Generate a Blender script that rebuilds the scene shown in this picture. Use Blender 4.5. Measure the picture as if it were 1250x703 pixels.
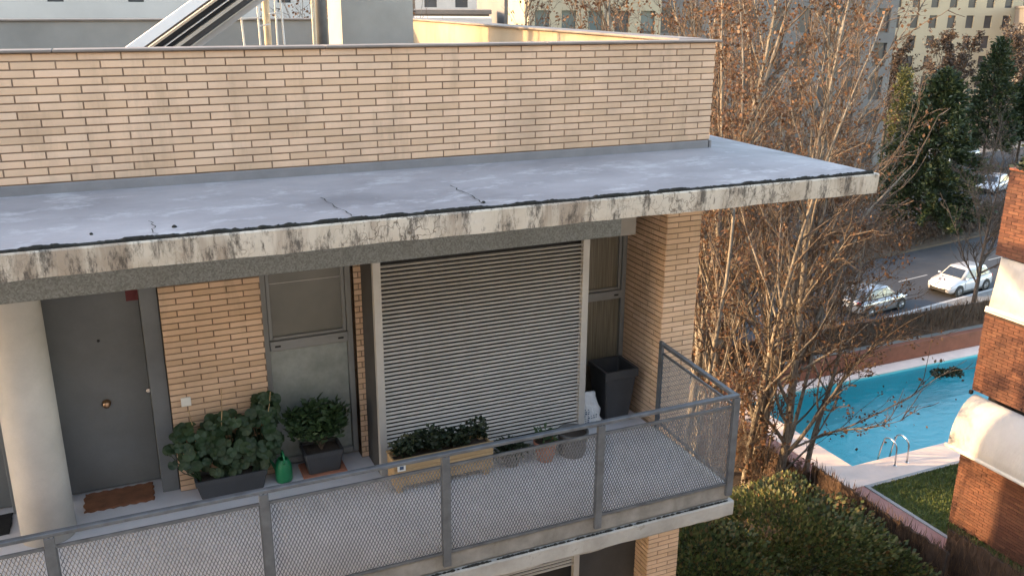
import bpy, math, random
from mathutils import Vector, Matrix
import numpy as np
for o in list(bpy.data.objects): bpy.data.objects.remove(o)
S = bpy.context.scene
COL = S.collection
# ------------------------------------------------------------------ camera, sky, sun, exposure
F_PX, CX, CY = 1104.2, 625.0, 351.5
CAM = Vector((-5.2028, -6.3904, 4.5956))
FW = Vector((0.38834, 0.86942, -0.30545)); RT = Vector((0.91388, -0.40593, 0.00645)); UP = Vector((0.11838, 0.28164, 0.95219))
cd = bpy.data.cameras.new('camera'); cam = bpy.data.objects.new('camera', cd); COL.objects.link(cam)
cd.sensor_width = 36; cd.sensor_fit = 'HORIZONTAL'; cd.lens = 36*F_PX/1250
cd.clip_start = .1; cd.clip_end = 3000
R3 = Matrix((RT, UP, -FW)).transposed()
cam.matrix_world = Matrix.Translation(CAM) @ R3.to_4x4()
S.camera = cam
SUN_DIR = Vector((-.89, .39, .28)).normalized()          # towards the sun
SUN_EL = math.asin(SUN_DIR.z)
w = bpy.data.worlds.new('World'); S.world = w; w.use_nodes = True
nt = w.node_tree; bg = nt.nodes['Background']
sky = nt.nodes.new('ShaderNodeTexSky'); sky.sky_type = 'NISHITA'; sky.sun_disc = False
sky.sun_elevation = SUN_EL; sky.sun_rotation = math.atan2(SUN_DIR.x, SUN_DIR.y)
sky.air_density = 1.0; sky.dust_density = 1.0; sky.ozone_density = 1.0
tint = nt.nodes.new('ShaderNodeMix'); tint.data_type = 'RGBA'; tint.blend_type = 'MULTIPLY'; tint.inputs[0].default_value = 1; tint.inputs[7].default_value = (1.17, 1.0, .86, 1)   # white balance of the whole sky
nt.links.new(sky.outputs[0], tint.inputs[6]); nt.links.new(tint.outputs[2], bg.inputs[0]); bg.inputs[1].default_value = .15
sl = bpy.data.lights.new('sun', 'SUN'); so = bpy.data.objects.new('sun', sl); COL.objects.link(so)
sl.energy = 1.5; sl.angle = math.radians(1.0); sl.color = (1, .64, .31)
so.rotation_euler = (-SUN_DIR).to_track_quat('-Z', 'Y').to_euler()
vs = S.view_settings; vs.view_transform = 'Standard'; vs.look = 'None'; vs.gamma = 1; vs.use_curve_mapping = False
vs.exposure = 2.78
S.render.engine = 'CYCLES'
S.cycles.max_bounces = 6; S.cycles.transparent_max_bounces = 12

def ray(x, y): return FW + RT*((x-CX)/F_PX) - UP*((y-CY)/F_PX)
def proj(P):
    d = Vector(P)-CAM; z = d.dot(FW)
    return (CX+F_PX*d.dot(RT)/z, CY-F_PX*d.dot(UP)/z, z)

# ------------------------------------------------------------------ materials
MATS = {}
def srgb(r, g, b):
    f = lambda c: c/12.92 if c <= .04045 else ((c+.055)/1.055)**2.4
    return (f(r/255), f(g/255), f(b/255), 1)
class NT:
    def __init__(s, name, rough=.8, metal=0):
        s.m = bpy.data.materials.new(name); s.m.use_nodes = True; s.t = s.m.node_tree; s.n = s.t.nodes; s.l = s.t.links
        s.b = s.n['Principled BSDF']; s.b.inputs['Roughness'].default_value = rough; s.b.inputs['Metallic'].default_value = metal
        s.out = s.n['Material Output']; MATS[name] = s.m; s._pos = None
    def pos(s, sc=(1, 1, 1), rot=(0, 0, 0), obj=False):
        if obj:
            g = s.n.new('ShaderNodeTexCoord'); o = g.outputs['Object']
        else:
            g = s.n.new('ShaderNodeNewGeometry'); o = g.outputs['Position']
        mp = s.n.new('ShaderNodeMapping'); mp.inputs['Scale'].default_value = sc; mp.inputs['Rotation'].default_value = rot
        s.l.new(o, mp.inputs[0]); return mp.outputs[0]
    def noise(s, scale, detail=5, rough=.6, vec=None, dist=0):
        n = s.n.new('ShaderNodeTexNoise'); n.inputs['Scale'].default_value = scale; n.inputs['Detail'].default_value = detail
        n.inputs['Roughness'].default_value = rough; n.inputs['Distortion'].default_value = dist
        s.l.new(vec if vec else s.pos(), n.inputs['Vector']); return n.outputs[0]
    def ramp(s, fac, stops):
        r = s.n.new('ShaderNodeValToRGB'); e = r.color_ramp.elements
        while len(e) < len(stops): e.new(.5)
        for k, (p, c) in enumerate(stops):
            e[k].position = p; e[k].color = c if len(c) == 4 else (*c, 1)
        s.l.new(fac, r.inputs[0]); return r.outputs[0]
    def mix(s, fac, a, b, mode='MIX'):
        m = s.n.new('ShaderNodeMix'); m.data_type = 'RGBA'; m.blend_type = mode
        for k, v in ((0, fac), (6, a), (7, b)):
            if hasattr(v, 'node'): s.l.new(v, m.inputs[k])
            else: m.inputs[k].default_value = v
        return m.outputs[2]
    def math(s, op, a, b=0):
        m = s.n.new('ShaderNodeMath'); m.operation = op
        for k, v in ((0, a), (1, b)):
            if hasattr(v, 'node'): s.l.new(v, m.inputs[k])
            else: m.inputs[k].default_value = v
        return m.outputs[0]
    def rnd(s):
        a = s.n.new('ShaderNodeNewGeometry').outputs['Random Per Island']; b = s.n.new('ShaderNodeObjectInfo').outputs['Random']
        return s.math('FRACT', s.math('ADD', a, b))
    def col(s, c):
        if hasattr(c, 'node'): s.l.new(c, s.b.inputs['Base Color'])
        else: s.b.inputs['Base Color'].default_value = c
    def bump(s, h, strength=.3, dist=.01):
        b = s.n.new('ShaderNodeBump'); b.inputs['Strength'].default_value = strength; b.inputs['Distance'].default_value = dist
        s.l.new(h, b.inputs['Height']); s.l.new(b.outputs[0], s.b.inputs['Normal'])
def sc(c, k): return (min(1, c[0]*k), min(1, c[1]*k), min(1, c[2]*k), 1)
def simple(name, c, rough=.7, scale=6, var=.25, bump=.15, bdist=.006, metal=0, fine=60):
    n = NT(name, rough, metal); c = (*c[:3], 1)
    big = n.noise(scale, 6)
    k = n.ramp(big, [(.3, sc(c, 1-var)), (.7, sc(c, 1+var))])
    f = n.noise(fine, 3)
    n.col(n.mix(n.math('MULTIPLY', f, .35), k, sc(c, 1-var*1.4)))
    if bump: n.bump(f, bump, bdist)
    return n.m
def brick_mat(name, cols, dirt, grain=.25):
    n = NT(name, .88)
    r = n.rnd(); k = len(cols)
    base = n.ramp(r, [(i/(k-1), c) for i, c in enumerate(cols)])
    st = n.noise(1.3, 5, .65)
    base = n.mix(n.ramp(st, [(.45, (0, 0, 0)), (.75, (.5, .5, .5))]), base, dirt)
    st2 = n.noise(1, 5, .7, n.pos((2.6, 2.6, .5)))
    base = n.mix(n.ramp(st2, [(.55, (0, 0, 0)), (.72, (.5, .5, .5))]), base, dirt)
    g = n.noise(70, 4, .7, n.pos((1, 1, 2)))
    n.col(n.mix(n.math('MULTIPLY', g, grain), base, sc(cols[0], .45)))
    n.bump(g, .35, .004); return n.m
brick_mat('brick_buff', [(.69, .475, .31, 1), (.76, .53, .36, 1), (.73, .50, .325, 1), (.64, .435, .275, 1), (.77, .55, .38, 1)], (.30, .215, .14, 1), .2)
brick_mat('brick_red', [(.14, .056, .033, 1), (.175, .072, .042, 1), (.10, .040, .026, 1), (.20, .09, .052, 1)], (.07, .036, .025, 1), .35)
simple('mortar', (.25, .172, .115), .95, 5, .3, .4)
simple('mortar_red', (.07, .042, .032), .95, 5, .3, .4)
# weathered painted concrete of the eaves
n = NT('fascia', .85)
base = n.ramp(n.noise(1.6, 7, .65), [(.3, (.42, .355, .27)), (.5, (.56, .50, .405)), (.75, (.62, .565, .475))])
streak = n.noise(1, 5, .65, n.pos((3.0, 3.0, .55)))
sm = n.ramp(streak, [(.49, (0, 0, 0)), (.62, (1, 1, 1))])
base = n.mix(n.math('MULTIPLY', sm, .6), base, (.21, .15, .10, 1))
blk = n.ramp(n.noise(4.5, 9, .8, n.pos((1.5, 1.5, .45))), [(.505, (0, 0, 0)), (.59, (1, 1, 1))])
drip = n.ramp(n.noise(1, 7, .75, n.pos((7, 7, 1.1))), [(.58, (0, 0, 0)), (.68, (1, 1, 1))])
base = n.mix(n.math('MULTIPLY', drip, .75), base, (.075, .058, .042, 1))
base = n.mix(n.math('MULTIPLY', blk, .85), base, (.05, .042, .035, 1))
v = n.n.new('ShaderNodeTexVoronoi'); v.feature = 'DISTANCE_TO_EDGE'; v.inputs['Scale'].default_value = 8.5
wv = n.n.new('ShaderNodeVectorMath'); wv.operation = 'MULTIPLY_ADD'
nn = n.n.new('ShaderNodeTexNoise'); nn.inputs['Scale'].default_value = 9; n.l.new(n.pos(), nn.inputs['Vector'])
n.l.new(nn.outputs['Color'], wv.inputs[0]); wv.inputs[1].default_value = (.22, .22, .22); n.l.new(n.pos(), wv.inputs[2])
n.l.new(wv.outputs[0], v.inputs['Vector'])
cr = n.ramp(v.outputs['Distance'], [(.010, (1, 1, 1)), (.036, (0, 0, 0))])
cm = n.ramp(n.noise(1.1, 3, .5), [(.44, (0, 0, 0)), (.58, (1, 1, 1))])
crk = n.math('MULTIPLY', cr, cm)
base = n.mix(n.math('MULTIPLY', crk, .8), base, (.10, .075, .05, 1))
n.col(base); n.bump(n.math('SUBTRACT', n.noise(30, 5), n.math('MULTIPLY', crk, 1.5)), .5, .008)
# roof membrane
n = NT('membrane', .8)
a = n.ramp(n.noise(1.0, 7, .6, n.pos((.7, 1.6, 1))), [(.3, (.175, .166, .168)), (.52, (.285, .27, .272)), (.72, (.36, .343, .345))])
pz = n.ramp(n.noise(2.6, 6, .7, n.pos((.8, 1.8, 1))), [(.53, (0, 0, 0)), (.66, (1, 1, 1))])
a = n.mix(n.math('MULTIPLY', pz, .6), a, (.50, .495, .50, 1))
n.col(n.mix(n.math('MULTIPLY', n.noise(45, 3), .3), a, (.2, .2, .225, 1))); n.bump(n.noise(14, 5), .25, .01)
simple('flashing', (.21, .205, .205), .6, 4, .15, .2)
simple('coping', (.20, .165, .135), .6, 3, .3, .2)
# galvanised steel with spangle
n = NT('galv_beam', .55, .25)
v = n.n.new('ShaderNodeTexVoronoi'); v.inputs['Scale'].default_value = 75; n.l.new(n.pos(), v.inputs['Vector'])
sp = n.ramp(v.outputs['Color'], [(.2, (.15, .165, .165)), (.8, (.25, .27, .275))])
rs = n.ramp(n.noise(2.4, 6, .65), [(.55, (0, 0, 0)), (.8, (.45, .45, .45))])
n.col(n.mix(rs, sp, (.13, .125, .11, 1))); n.bump(n.noise(50, 3), .2, .003)
simple('galv', (.135, .148, .165), .5, 8, .3, .15, .003, .4)
simple('mesh_steel', (.16, .165, .175), .55, 12, .25, 0, 0, .35)
n = NT('slat_alu', .45, .2)
n.col(n.ramp(n.noise(3, 4), [(.3, (.50, .465, .42)), (.7, (.60, .56, .51))]))
simple('alu_frame', (.45, .43, .40), .45, 3, .1, .05, .002, .25)
simple('grey_paint', (.15, .162, .168), .5, 1.6, .22, .12, .003)
simple('window_frame', (.26, .265, .255), .45, 3, .1, .06, .003, .2)
n = NT('blind', .35); n.col(n.ramp(n.noise(2, 3), [(.3, (.135, .135, .115)), (.7, (.19, .185, .16))])); n.b.inputs['Specular IOR Level'].default_value = .7
n = NT('frosted_glass', .22); n.col(n.ramp(n.noise(4, 6, .7), [(.3, (.20, .225, .205)), (.7, (.34, .37, .34))])); n.b.inputs['Specular IOR Level'].default_value = .8
n = NT('dark_glass', .08); n.col((.025, .03, .035, 1)); n.b.inputs['Specular IOR Level'].default_value = .8
n = NT('curtain', .4); n.col(n.ramp(n.noise(6, 3, .5, n.pos((14, 14, .3))), [(.35, (.13, .115, .08)), (.65, (.24, .215, .16))]))
simple('column_paint', (.49, .475, .45), .75, 1.3, .22, .25)
simple('ceiling_paint', (.40, .385, .35), .85, 2, .12, .1)
n = NT('balcony_floor', .55)
a = n.ramp(n.noise(1.8, 6, .65), [(.3, (.56, .54, .55)), (.7, (.72, .70, .72))])
n.col(n.mix(n.math('MULTIPLY', n.noise(120, 2), .35), a, (.30, .30, .31, 1))); n.bump(n.noise(40, 3), .12, .004)
n = NT('kerb_concrete', .85)
a = n.ramp(n.noise(3.5, 7, .65), [(.3, (.15, .14, .125)), (.7, (.30, .285, .26))])
st = n.ramp(n.noise(2.4, 6, .7, n.pos((1.6, 1.6, .8))), [(.55, (0, 0, 0)), (.68, (1, 1, 1))])
n.col(n.mix(n.math('MULTIPLY', st, .6), a, (.13, .115, .09, 1))); n.bump(n.noise(26, 5), .4, .01)
n = NT('slab_edge', .85)
a = n.ramp(n.noise(2.2, 7, .65), [(.3, (.26, .25, .225)), (.7, (.46, .445, .415))])
st = n.ramp(n.noise(4.4, 7, .75), [(.58, (0, 0, 0)), (.68, (1, 1, 1))])
n.col(n.mix(n.math('MULTIPLY', st, .65), a, (.11, .105, .07, 1))); n.bump(n.noise(22, 6), .5, .012)
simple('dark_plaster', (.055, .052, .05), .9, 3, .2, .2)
simple('render_grey', (.38, .375, .36), .9, 1.4, .15, .25)
n = NT('render_stained', .9)
a = n.ramp(n.noise(.8, 6, .6), [(.3, (.27, .215, .145)), (.7, (.37, .305, .215))])
st = n.ramp(n.noise(1.4, 6, .7, n.pos((1, 1, .35))), [(.52, (0, 0, 0)), (.68, (1, 1, 1))])
n.col(n.mix(n.math('MULTIPLY', st, .7), a, (.20, .16, .11, 1))); n.bump(n.noise(20, 4), .3, .01)
simple('concrete_wall', (.24, .225, .20), .9, .9, .18, .3)
# foliage, bark, soil
def leaf_mat(name, cols, trans=.25, rough=.55):
    n = NT(name, rough); k = len(cols)
    c = n.ramp(n.rnd(), [(i/(k-1), (*x, 1)) for i, x in enumerate(cols)]); n.col(c)
    tr = n.n.new('ShaderNodeBsdfTranslucent'); n.l.new(c, tr.inputs[0])
    mx = n.n.new('ShaderNodeMixShader'); mx.inputs[0].default_value = trans
    n.l.new(n.b.outputs[0], mx.inputs[1]); n.l.new(tr.outputs[0], mx.inputs[2]); n.l.new(mx.outputs[0], n.out.inputs[0]); return n.m
leaf_mat('leaf_brown', [(.065, .032, .016), (.11, .052, .024), (.19, .092, .038), (.08, .036, .017), (.14, .075, .038)], .35)
leaf_mat('leaf_bush', [(.04, .06, .02), (.065, .09, .025), (.12, .14, .036), (.03, .044, .016), (.18, .17, .05), (.15, .08, .03)], .22)
leaf_mat('leaf_geranium', [(.016, .038, .014), (.024, .052, .018), (.02, .044, .014), (.034, .066, .022)], .12)
leaf_mat('leaf_shrub', [(.02, .05, .016), (.032, .068, .022), (.045, .085, .026)], .15)
leaf_mat('leaf_dark', [(.012, .022, .010), (.018, .032, .013), (.026, .040, .016)], .1)
leaf_mat('leaf_conifer', [(.014, .027, .010), (.024, .040, .014), (.045, .060, .017), (.016, .031, .012)], .15)
leaf_mat('leaf_cypress', [(.07, .08, .022), (.10, .10, .028), (.05, .065, .02)], .12)
leaf_mat('leaf_dry', [(.055, .035, .022), (.085, .055, .035), (.042, .028, .019)], .15)
def bark(name, a, b):
    n = NT(name, .9); t = n.noise(7, 6, .7, n.pos((3, 3, .8)))
    n.col(n.ramp(t, [(.35, (*a, 1)), (.62, (*b, 1))])); n.bump(t, .6, .02)
bark('bark_pale', (.07, .055, .042), (.28, .245, .195))
bark('bark_twig', (.055, .04, .028), (.15, .11, .078))
bark('bark_dark', (.03, .024, .02), (.075, .058, .048))
simple('soil', (.05, .036, .026), .95, 3, .4, .6, .04)
n = NT('lawn', .9)
a = n.ramp(n.noise(1.2, 7, .7), [(.3, (.085, .12, .035)), (.7, (.17, .205, .06))])
n.col(n.mix(n.math('MULTIPLY', n.noise(70, 3), .6), a, (.03, .042, .012, 1))); n.bump(n.noise(60, 3), .8, .04)
leaf_mat('grass_blade', [(.09, .135, .035), (.14, .19, .05), (.19, .20, .07)], .2)
simple('moss', (.018, .018, .014), 1, 20, .5, .8, .01)
# paving, streets
simple('deck_stone', (.86, .68, .58), .75, 2.2, .1, .15)
simple('path_red', (.42, .215, .18), .85, 2.5, .18, .2)
simple('kerb_grey', (.38, .37, .36), .85, 3, .15, .2)
simple('pool_tile', (.20, .70, .72), .4, .6, .06, 0)
n = NT('water', .03)
fr = n.n.new('ShaderNodeFresnel'); fr.inputs[0].default_value = 1.33
bm = n.n.new('ShaderNodeBump'); bm.inputs['Strength'].default_value = .45; bm.inputs['Distance'].default_value = .05
n.l.new(n.noise(2.6, 4, .6, n.pos((1, 1.7, 1)), .8), bm.inputs['Height'])
tr = n.n.new('ShaderNodeBsdfTransparent'); tr.inputs[0].default_value = (.60, .95, .98, 1)
gl = n.n.new('ShaderNodeBsdfGlossy'); gl.inputs['Roughness'].default_value = .03
mx = n.n.new('ShaderNodeMixShader'); n.l.new(bm.outputs[0], fr.inputs['Normal']); n.l.new(bm.outputs[0], gl.inputs['Normal'])
n.l.new(fr.outputs[0], mx.inputs[0]); n.l.new(tr.outputs[0], mx.inputs[1]); n.l.new(gl.outputs[0], mx.inputs[2]); n.l.new(mx.outputs[0], n.out.inputs[0])
n = NT('stainless', .18, 1); n.col((.62, .62, .62, 1))
simple('asphalt', (.040, .041, .046), .75, .4, .25, .4, .01, 0, 30)
simple('pavement', (.17, .163, .155), .9, .7, .15, .3)
simple('earth', (.085, .062, .042), .95, .5, .35, .5, .05, 0, 8)
simple('line_paint', (.38, .38, .37), .6, 3, .1, 0)
simple('heather', (.085, .053, .036), 1, 6, .4, .5, .02)
leaf_mat('heather_twig', [(.06, .035, .022), (.12, .07, .04), (.18, .11, .06), (.08, .05, .03)], .1, .9)
simple('brick_band', (.26, .095, .055), .9, 3, .2, .3)
# misc objects
simple('coir', (.25, .105, .052), 1, 9, .3, 1, .02, 0, 130)
simple('rubber', (.014, .014, .015), .9, 20, .3, .5, .01)
simple('plastic_dark', (.045, .047, .051), .5, 6, .15, .05, .003)
simple('plastic_grey', (.085, .083, .08), .6, 8, .2, .1, .004)
n = NT('plastic_green', .35); n.col((.012, .17, .065, 1))
simple('terracotta', (.36, .145, .085), .85, 9, .2, .2)
n = NT('planter_wood', .75)
g = n.noise(3, 5, .6, n.pos((1.2, 14, 22)), 1.0)
n.col(n.ramp(g, [(.3, (.30, .19, .085)), (.7, (.47, .32, .165))])); n.bump(g, .2, .004)
simple('sack_white', (.62, .64, .66), .45, 8, .12, .8, .03, 0, 12)
simple('print_ink', (.05, .09, .16), .6, 10, .2, 0)
simple('white_plastic', (.72, .70, .64), .5, 5, .05, 0)
simple('sign_red', (.14, .012, .016), .5, 5, .15, 0)
n = NT('brass', .3, 1); n.col((.55, .34, .2, 1))
simple('black', (.012, .012, .012), .7, 5, .1, 0)
n = NT('awning_fabric', .8); c = n.ramp(n.noise(1.5, 4), [(.3, (.46, .45, .43)), (.7, (.55, .54, .52))]); n.col(c); n.bump(n.noise(3.0, 5, .6, n.pos((1, 1.6, .7))), .6, .06)
simple('white_metal', (.7, .69, .66), .4, 4, .05, 0)
simple('glass_collector', (.045, .045, .045), .75, 3, .1, 0)
simple('alu_light', (.42, .38, .31), .6, 3, .12, .05, .003, .1)
simple('mast_paint', (.60, .52, .38), .6, 3, .12, 0)
simple('chimney_render', (.30, .285, .25), .9, 1.5, .15, .25)
simple('unseen_block_render', (.28, .315, .37), .9, .4, .12, .15)  # for the added unseen block; bluish to cool its bounce onto the balcony
simple('white_render', (.44, .42, .40), .9, .4, .12, .15)
simple('cream_render', (.36, .31, .22), .9, .3, .10, .1)
simple('grey_render', (.15, .143, .14), .9, .3, .12, .1)
simple('far_roof', (.35, .33, .32), .9, .2, .15, 0)
simple('far_dark', (.05, .05, .055), .3, .5, .2, 0)
simple('far_glass', (.10, .14, .15), .12, .2, .3, 0)
simple('tyre', (.018, .018, .018), .85, 20, .2, 0)
n = NT('rim', .3, .8); n.col((.35, .35, .36, 1))
n = NT('paint_silver', .22, .5); n.col((.36, .36, .37, 1)); n.b.inputs['Coat Weight'].default_value = .6
n = NT('paint_white', .25); n.col((.50, .50, .52, 1)); n.b.inputs['Coat Weight'].default_value = .6
n = NT('paint_blue', .25, .2); n.col((.02, .035, .08, 1)); n.b.inputs['Coat Weight'].default_value = .6
n = NT('car_glass', .05); n.col((.02, .022, .025, 1)); n.b.inputs['Specular IOR Level'].default_value = .9
n = NT('lamp_red', .25); n.col((.30, .012, .012, 1))
n = NT('lamp_clear', .12); n.col((.62, .63, .65, 1))

# ------------------------------------------------------------------ mesh helpers
def mobj(name, verts, faces, mat, parent=None, smooth=False):
    me = bpy.data.meshes.new(name); me.from_pydata([tuple(v) for v in verts], [], faces); me.update()
    me.materials.append(MATS[mat])
    if smooth: me.polygons.foreach_set('use_smooth', [True]*len(me.polygons))
    return link(name, me, parent)
def link(name, me, parent=None, loc=None):
    o = bpy.data.objects.new(name, me); COL.objects.link(o)
    if parent is not None:
        o.parent = parent
    if loc is not None: o.location = loc
    return o
WPOS = {}      # world origin of every parent
def setp(o, parent):   # o's verts are world coordinates
    o.parent = parent
    p = WPOS.get(parent.name, Vector((0, 0, 0))); o.location = -p; WPOS[o.name] = Vector((0, 0, 0))
def tag(o, label=None, cat=None, group=None, kind=None):
    if label: o['label'] = label
    if cat: o['category'] = cat
    if group: o['group'] = group
    if kind: o['kind'] = kind
    return o
def thing(name, loc, label, cat, group=None):
    o = bpy.data.objects.new(name, None); COL.objects.link(o); o.location = loc; WPOS[o.name] = Vector(loc)
    o.empty_display_size = .3
    return tag(o, label, cat, group)
class MB:
    def __init__(s): s.v = []; s.f = []
    def add(s, vs, fs):
        k = len(s.v); s.v += [tuple(v) for v in vs]; s.f += [tuple(i+k for i in f) for f in fs]; return s
    def box(s, x0, x1, y0, y1, z0, z1):
        return s.add([(x0, y0, z0), (x1, y0, z0), (x1, y1, z0), (x0, y1, z0), (x0, y0, z1), (x1, y0, z1), (x1, y1, z1), (x0, y1, z1)],
              [(0, 3, 2, 1), (4, 5, 6, 7), (0, 1, 5, 4), (1, 2, 6, 5), (2, 3, 7, 6), (3, 0, 4, 7)])
    def bbox(s, x0, x1, y0, y1, z0, z1, b=.01):     # box with chamfered edges
        vs = []
        X = (x0, x1); Y = (y0, y1); Z = (z0, z1); sg = (1, -1)
        idx = {}
        for i in (0, 1):
            for j in (0, 1):
                for k in (0, 1):
                    px, py, pz = X[i], Y[j], Z[k]; sx, sy, sz = sg[i]*b, sg[j]*b, sg[k]*b
                    idx[i, j, k] = len(vs); vs += [(px, py+sy, pz+sz), (px+sx, py, pz+sz), (px+sx, py+sy, pz)]
        fs = []
        for i in (0, 1):
            q = [idx[i, 0, 0], idx[i, 1, 0], idx[i, 1, 1], idx[i, 0, 1]]; fs.append(q if i else q[::-1])
            q = [idx[0, i, 0]+1, idx[1, i, 0]+1, idx[1, i, 1]+1, idx[0, i, 1]+1]; fs.append(q[::-1] if i else q)
            q = [idx[0, 0, i]+2, idx[1, 0, i]+2, idx[1, 1, i]+2, idx[0, 1, i]+2]; fs.append(q if i else q[::-1])
        for a in (0, 1):
            for c in (0, 1):
                p, q = idx[0, a, c], idx[1, a, c]; fs.append((p+1, q+1, q+2, p+2) if a == c else (p+2, q+2, q+1, p+1))
                p, q = idx[a, 0, c], idx[a, 1, c]; fs.append((p+2, q+2, q, p) if a == c else (p, q, q+2, p+2))
                p, q = idx[a, c, 0], idx[a, c, 1]; fs.append((p, q, q+1, p+1) if a == c else (p+1, q+1, q, p))
        for (i, j, k), p in idx.items(): fs.append((p, p+1, p+2) if (i+j+k) % 2 else (p+2, p+1, p))
        return s.add(vs, fs)
    def tube(s, pts, rad, n=8, cap=True):
        pts = [Vector(p) for p in pts]; k0 = len(s.v); m = len(pts)
        if not hasattr(rad, '__len__'): rad = [rad]*m
        t = (pts[1]-pts[0]).normalized(); a = t.orthogonal().normalized()
        for i, p in enumerate(pts):
            if i == 0: d = pts[1]-p
            elif i == m-1: d = p-pts[i-1]
            else: d = pts[i+1]-pts[i-1]
            d.normalize(); a = (a-d*a.dot(d)); a.normalize(); b = d.cross(a)
            for j in range(n):
                an = 2*math.pi*j/n; s.v.append(tuple(p+(a*math.cos(an)+b*math.sin(an))*rad[i]))
        for i in range(m-1):
            for j in range(n):
                q = (j+1) % n; s.f.append((k0+i*n+j, k0+i*n+q, k0+(i+1)*n+q, k0+(i+1)*n+j))
        if cap:
            s.f.append(tuple(k0+j for j in range(n-1, -1, -1))); s.f.append(tuple(k0+(m-1)*n+j for j in range(n)))
        return s
    def lathe(s, c, prof, n=20, closed=False):
        k0 = len(s.v); c = Vector(c)
        for r, z in prof:
            for j in range(n):
                a = 2*math.pi*j/n; s.v.append((c.x+r*math.cos(a), c.y+r*math.sin(a), c.z+z))
        for i in range(len(prof)-1):
            for j in range(n):
                q = (j+1) % n; s.f.append((k0+i*n+j, k0+i*n+q, k0+(i+1)*n+q, k0+(i+1)*n+j))
        s.f.append(tuple(k0+j for j in range(n-1, -1, -1)))
        if closed: s.f.append(tuple(k0+(len(prof)-1)*n+j for j in range(n)))
        return s
    def loft(s, rings, closed=True, caps=True):
        k0 = len(s.v); n = len(rings[0])
        for r in rings: s.v += [tuple(p) for p in r]
        for i in range(len(rings)-1):
            for j in range(n if closed else n-1):
                q = (j+1) % n; s.f.append((k0+i*n+j, k0+i*n+q, k0+(i+1)*n+q, k0+(i+1)*n+j))
        if caps: s.f.append(tuple(k0+j for j in range(n-1, -1, -1))); s.f.append(tuple(k0+(len(rings)-1)*n+j for j in range(n)))
        return s
    def build(s, name, mat, parent=None, smooth=False, kind=None):
        o = mobj(name, s.v, s.f, mat, None, smooth)
        if parent is not None: setp(o, parent)
        else: WPOS[o.name] = Vector((0, 0, 0))
        if kind: o['kind'] = kind
        return o
def box(name, mat, parent, *a): return MB().box(*a).build(name, mat, parent)
def bbx(name, mat, parent, *a, b=.01): return MB().bbox(*a, b=b).build(name, mat, parent)

# leaf cards: arrays of small bent quads
def leaf_cloud(name, pts, dirs, size, mat, parent, seed=0, aspect=.6, kind='stuff', jitter=.5):
    rg = np.random.default_rng(seed); n = len(pts); P = np.asarray(pts, float); D = np.asarray(dirs, float)
    D = D+rg.normal(0, jitter, (n, 3)); D /= np.linalg.norm(D, axis=1)[:, None]+1e-9
    T = np.cross(D, rg.normal(0, 1, (n, 3))); T /= np.linalg.norm(T, axis=1)[:, None]+1e-9
    B = np.cross(D, T); sz = size*rg.uniform(.6, 1.3, (n, 1))
    V = np.empty((n, 4, 3)); V[:, 0] = P; V[:, 1] = P+D*sz*.5+T*sz*aspect*.5+B*sz*.12; V[:, 2] = P+D*sz; V[:, 3] = P+D*sz*.5-T*sz*aspect*.5+B*sz*.12
    me = bpy.data.meshes.new(name); me.vertices.add(n*4); me.vertices.foreach_set('co', V.ravel())
    me.loops.add(n*4); me.loops.foreach_set('vertex_index', np.arange(n*4, dtype=np.int32))
    me.polygons.add(n); me.polygons.foreach_set('loop_start', np.arange(0, n*4, 4, dtype=np.int32)); me.polygons.foreach_set('loop_total', np.full(n, 4, dtype=np.int32))
    me.update(calc_edges=True); me.materials.append(MATS[mat])
    o = bpy.data.objects.new(name, me); COL.objects.link(o)
    if parent is not None: setp(o, parent)
    else: WPOS[o.name] = Vector((0, 0, 0))
    if kind: o['kind'] = kind
    return o

# ------------------------------------------------------------------ ground, garden, avenue
Z_POOL, Z_GARD, Z_STR = -7.2, -8.0, -12.8
SA = math.radians(8); E1 = Vector((math.cos(SA), math.sin(SA), 0)); E2 = Vector((-math.sin(SA), math.cos(SA), 0))
def st(s_, n_, z=Z_STR): p = E1*s_+E2*n_; return Vector((p.x, p.y, z))
def strip(name, mat, s0, s1, n0, n1, z, h=None, parent=None):
    m = MB(); q = [st(s0, n0, z), st(s1, n0, z), st(s1, n1, z), st(s0, n1, z)]
    if h is None: m.add(q, [(0, 1, 2, 3)])
    else:
        b = [p-Vector((0, 0, h)) for p in q]; m.add(q+b, [(0, 1, 2, 3), (0, 4, 5, 1), (1, 5, 6, 2), (2, 6, 7, 3), (3, 7, 4, 0)])
    o = m.build(name, mat, parent); 
    if parent is None: o['kind'] = 'structure'
    return o
MB().add([(-900, -300, Z_STR-.02), (1500, -300, Z_STR-.02), (1500, 1500, Z_STR-.02), (-900, 1500, Z_STR-.02)], [(0, 1, 2, 3)]).build('ground', 'earth', None, kind='structure')
strip('sidewalk', 'pavement', -60, 300, 18.5, 24.2, Z_STR+.14, .14)
strip('kerb', 'kerb_grey', -60, 300, 24.204, 24.4, Z_STR+.15, .15)
strip('road', 'asphalt', -60, 400, 24.4, 32.8, Z_STR+.004)
strip('median', 'earth', -60, 400, 32.8, 36.4, Z_STR+.15, .15)
strip('road', 'asphalt', -60, 400, 36.4, 44.0, Z_STR+.004)
strip('verge', 'earth', -60, 400, 44.0, 49.0, Z_STR+.15, .15)
strip('road', 'asphalt', -60, 400, 49.0, 56.0, Z_STR+.004)
strip('sidewalk', 'pavement', -60, 400, 56.0, 66.0, Z_STR+.14, .14)
strip('road', 'asphalt', -60, 400, 84.0, 96.0, Z_STR+.004)
for nn_, s0 in ((28.6, 20), (40.2, 30)):
    for k in range(22): strip('lane_line', 'line_paint', s0+k*5.0, s0+k*5.0+3.0, nn_-.05, nn_+.05, Z_STR+.008)
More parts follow.
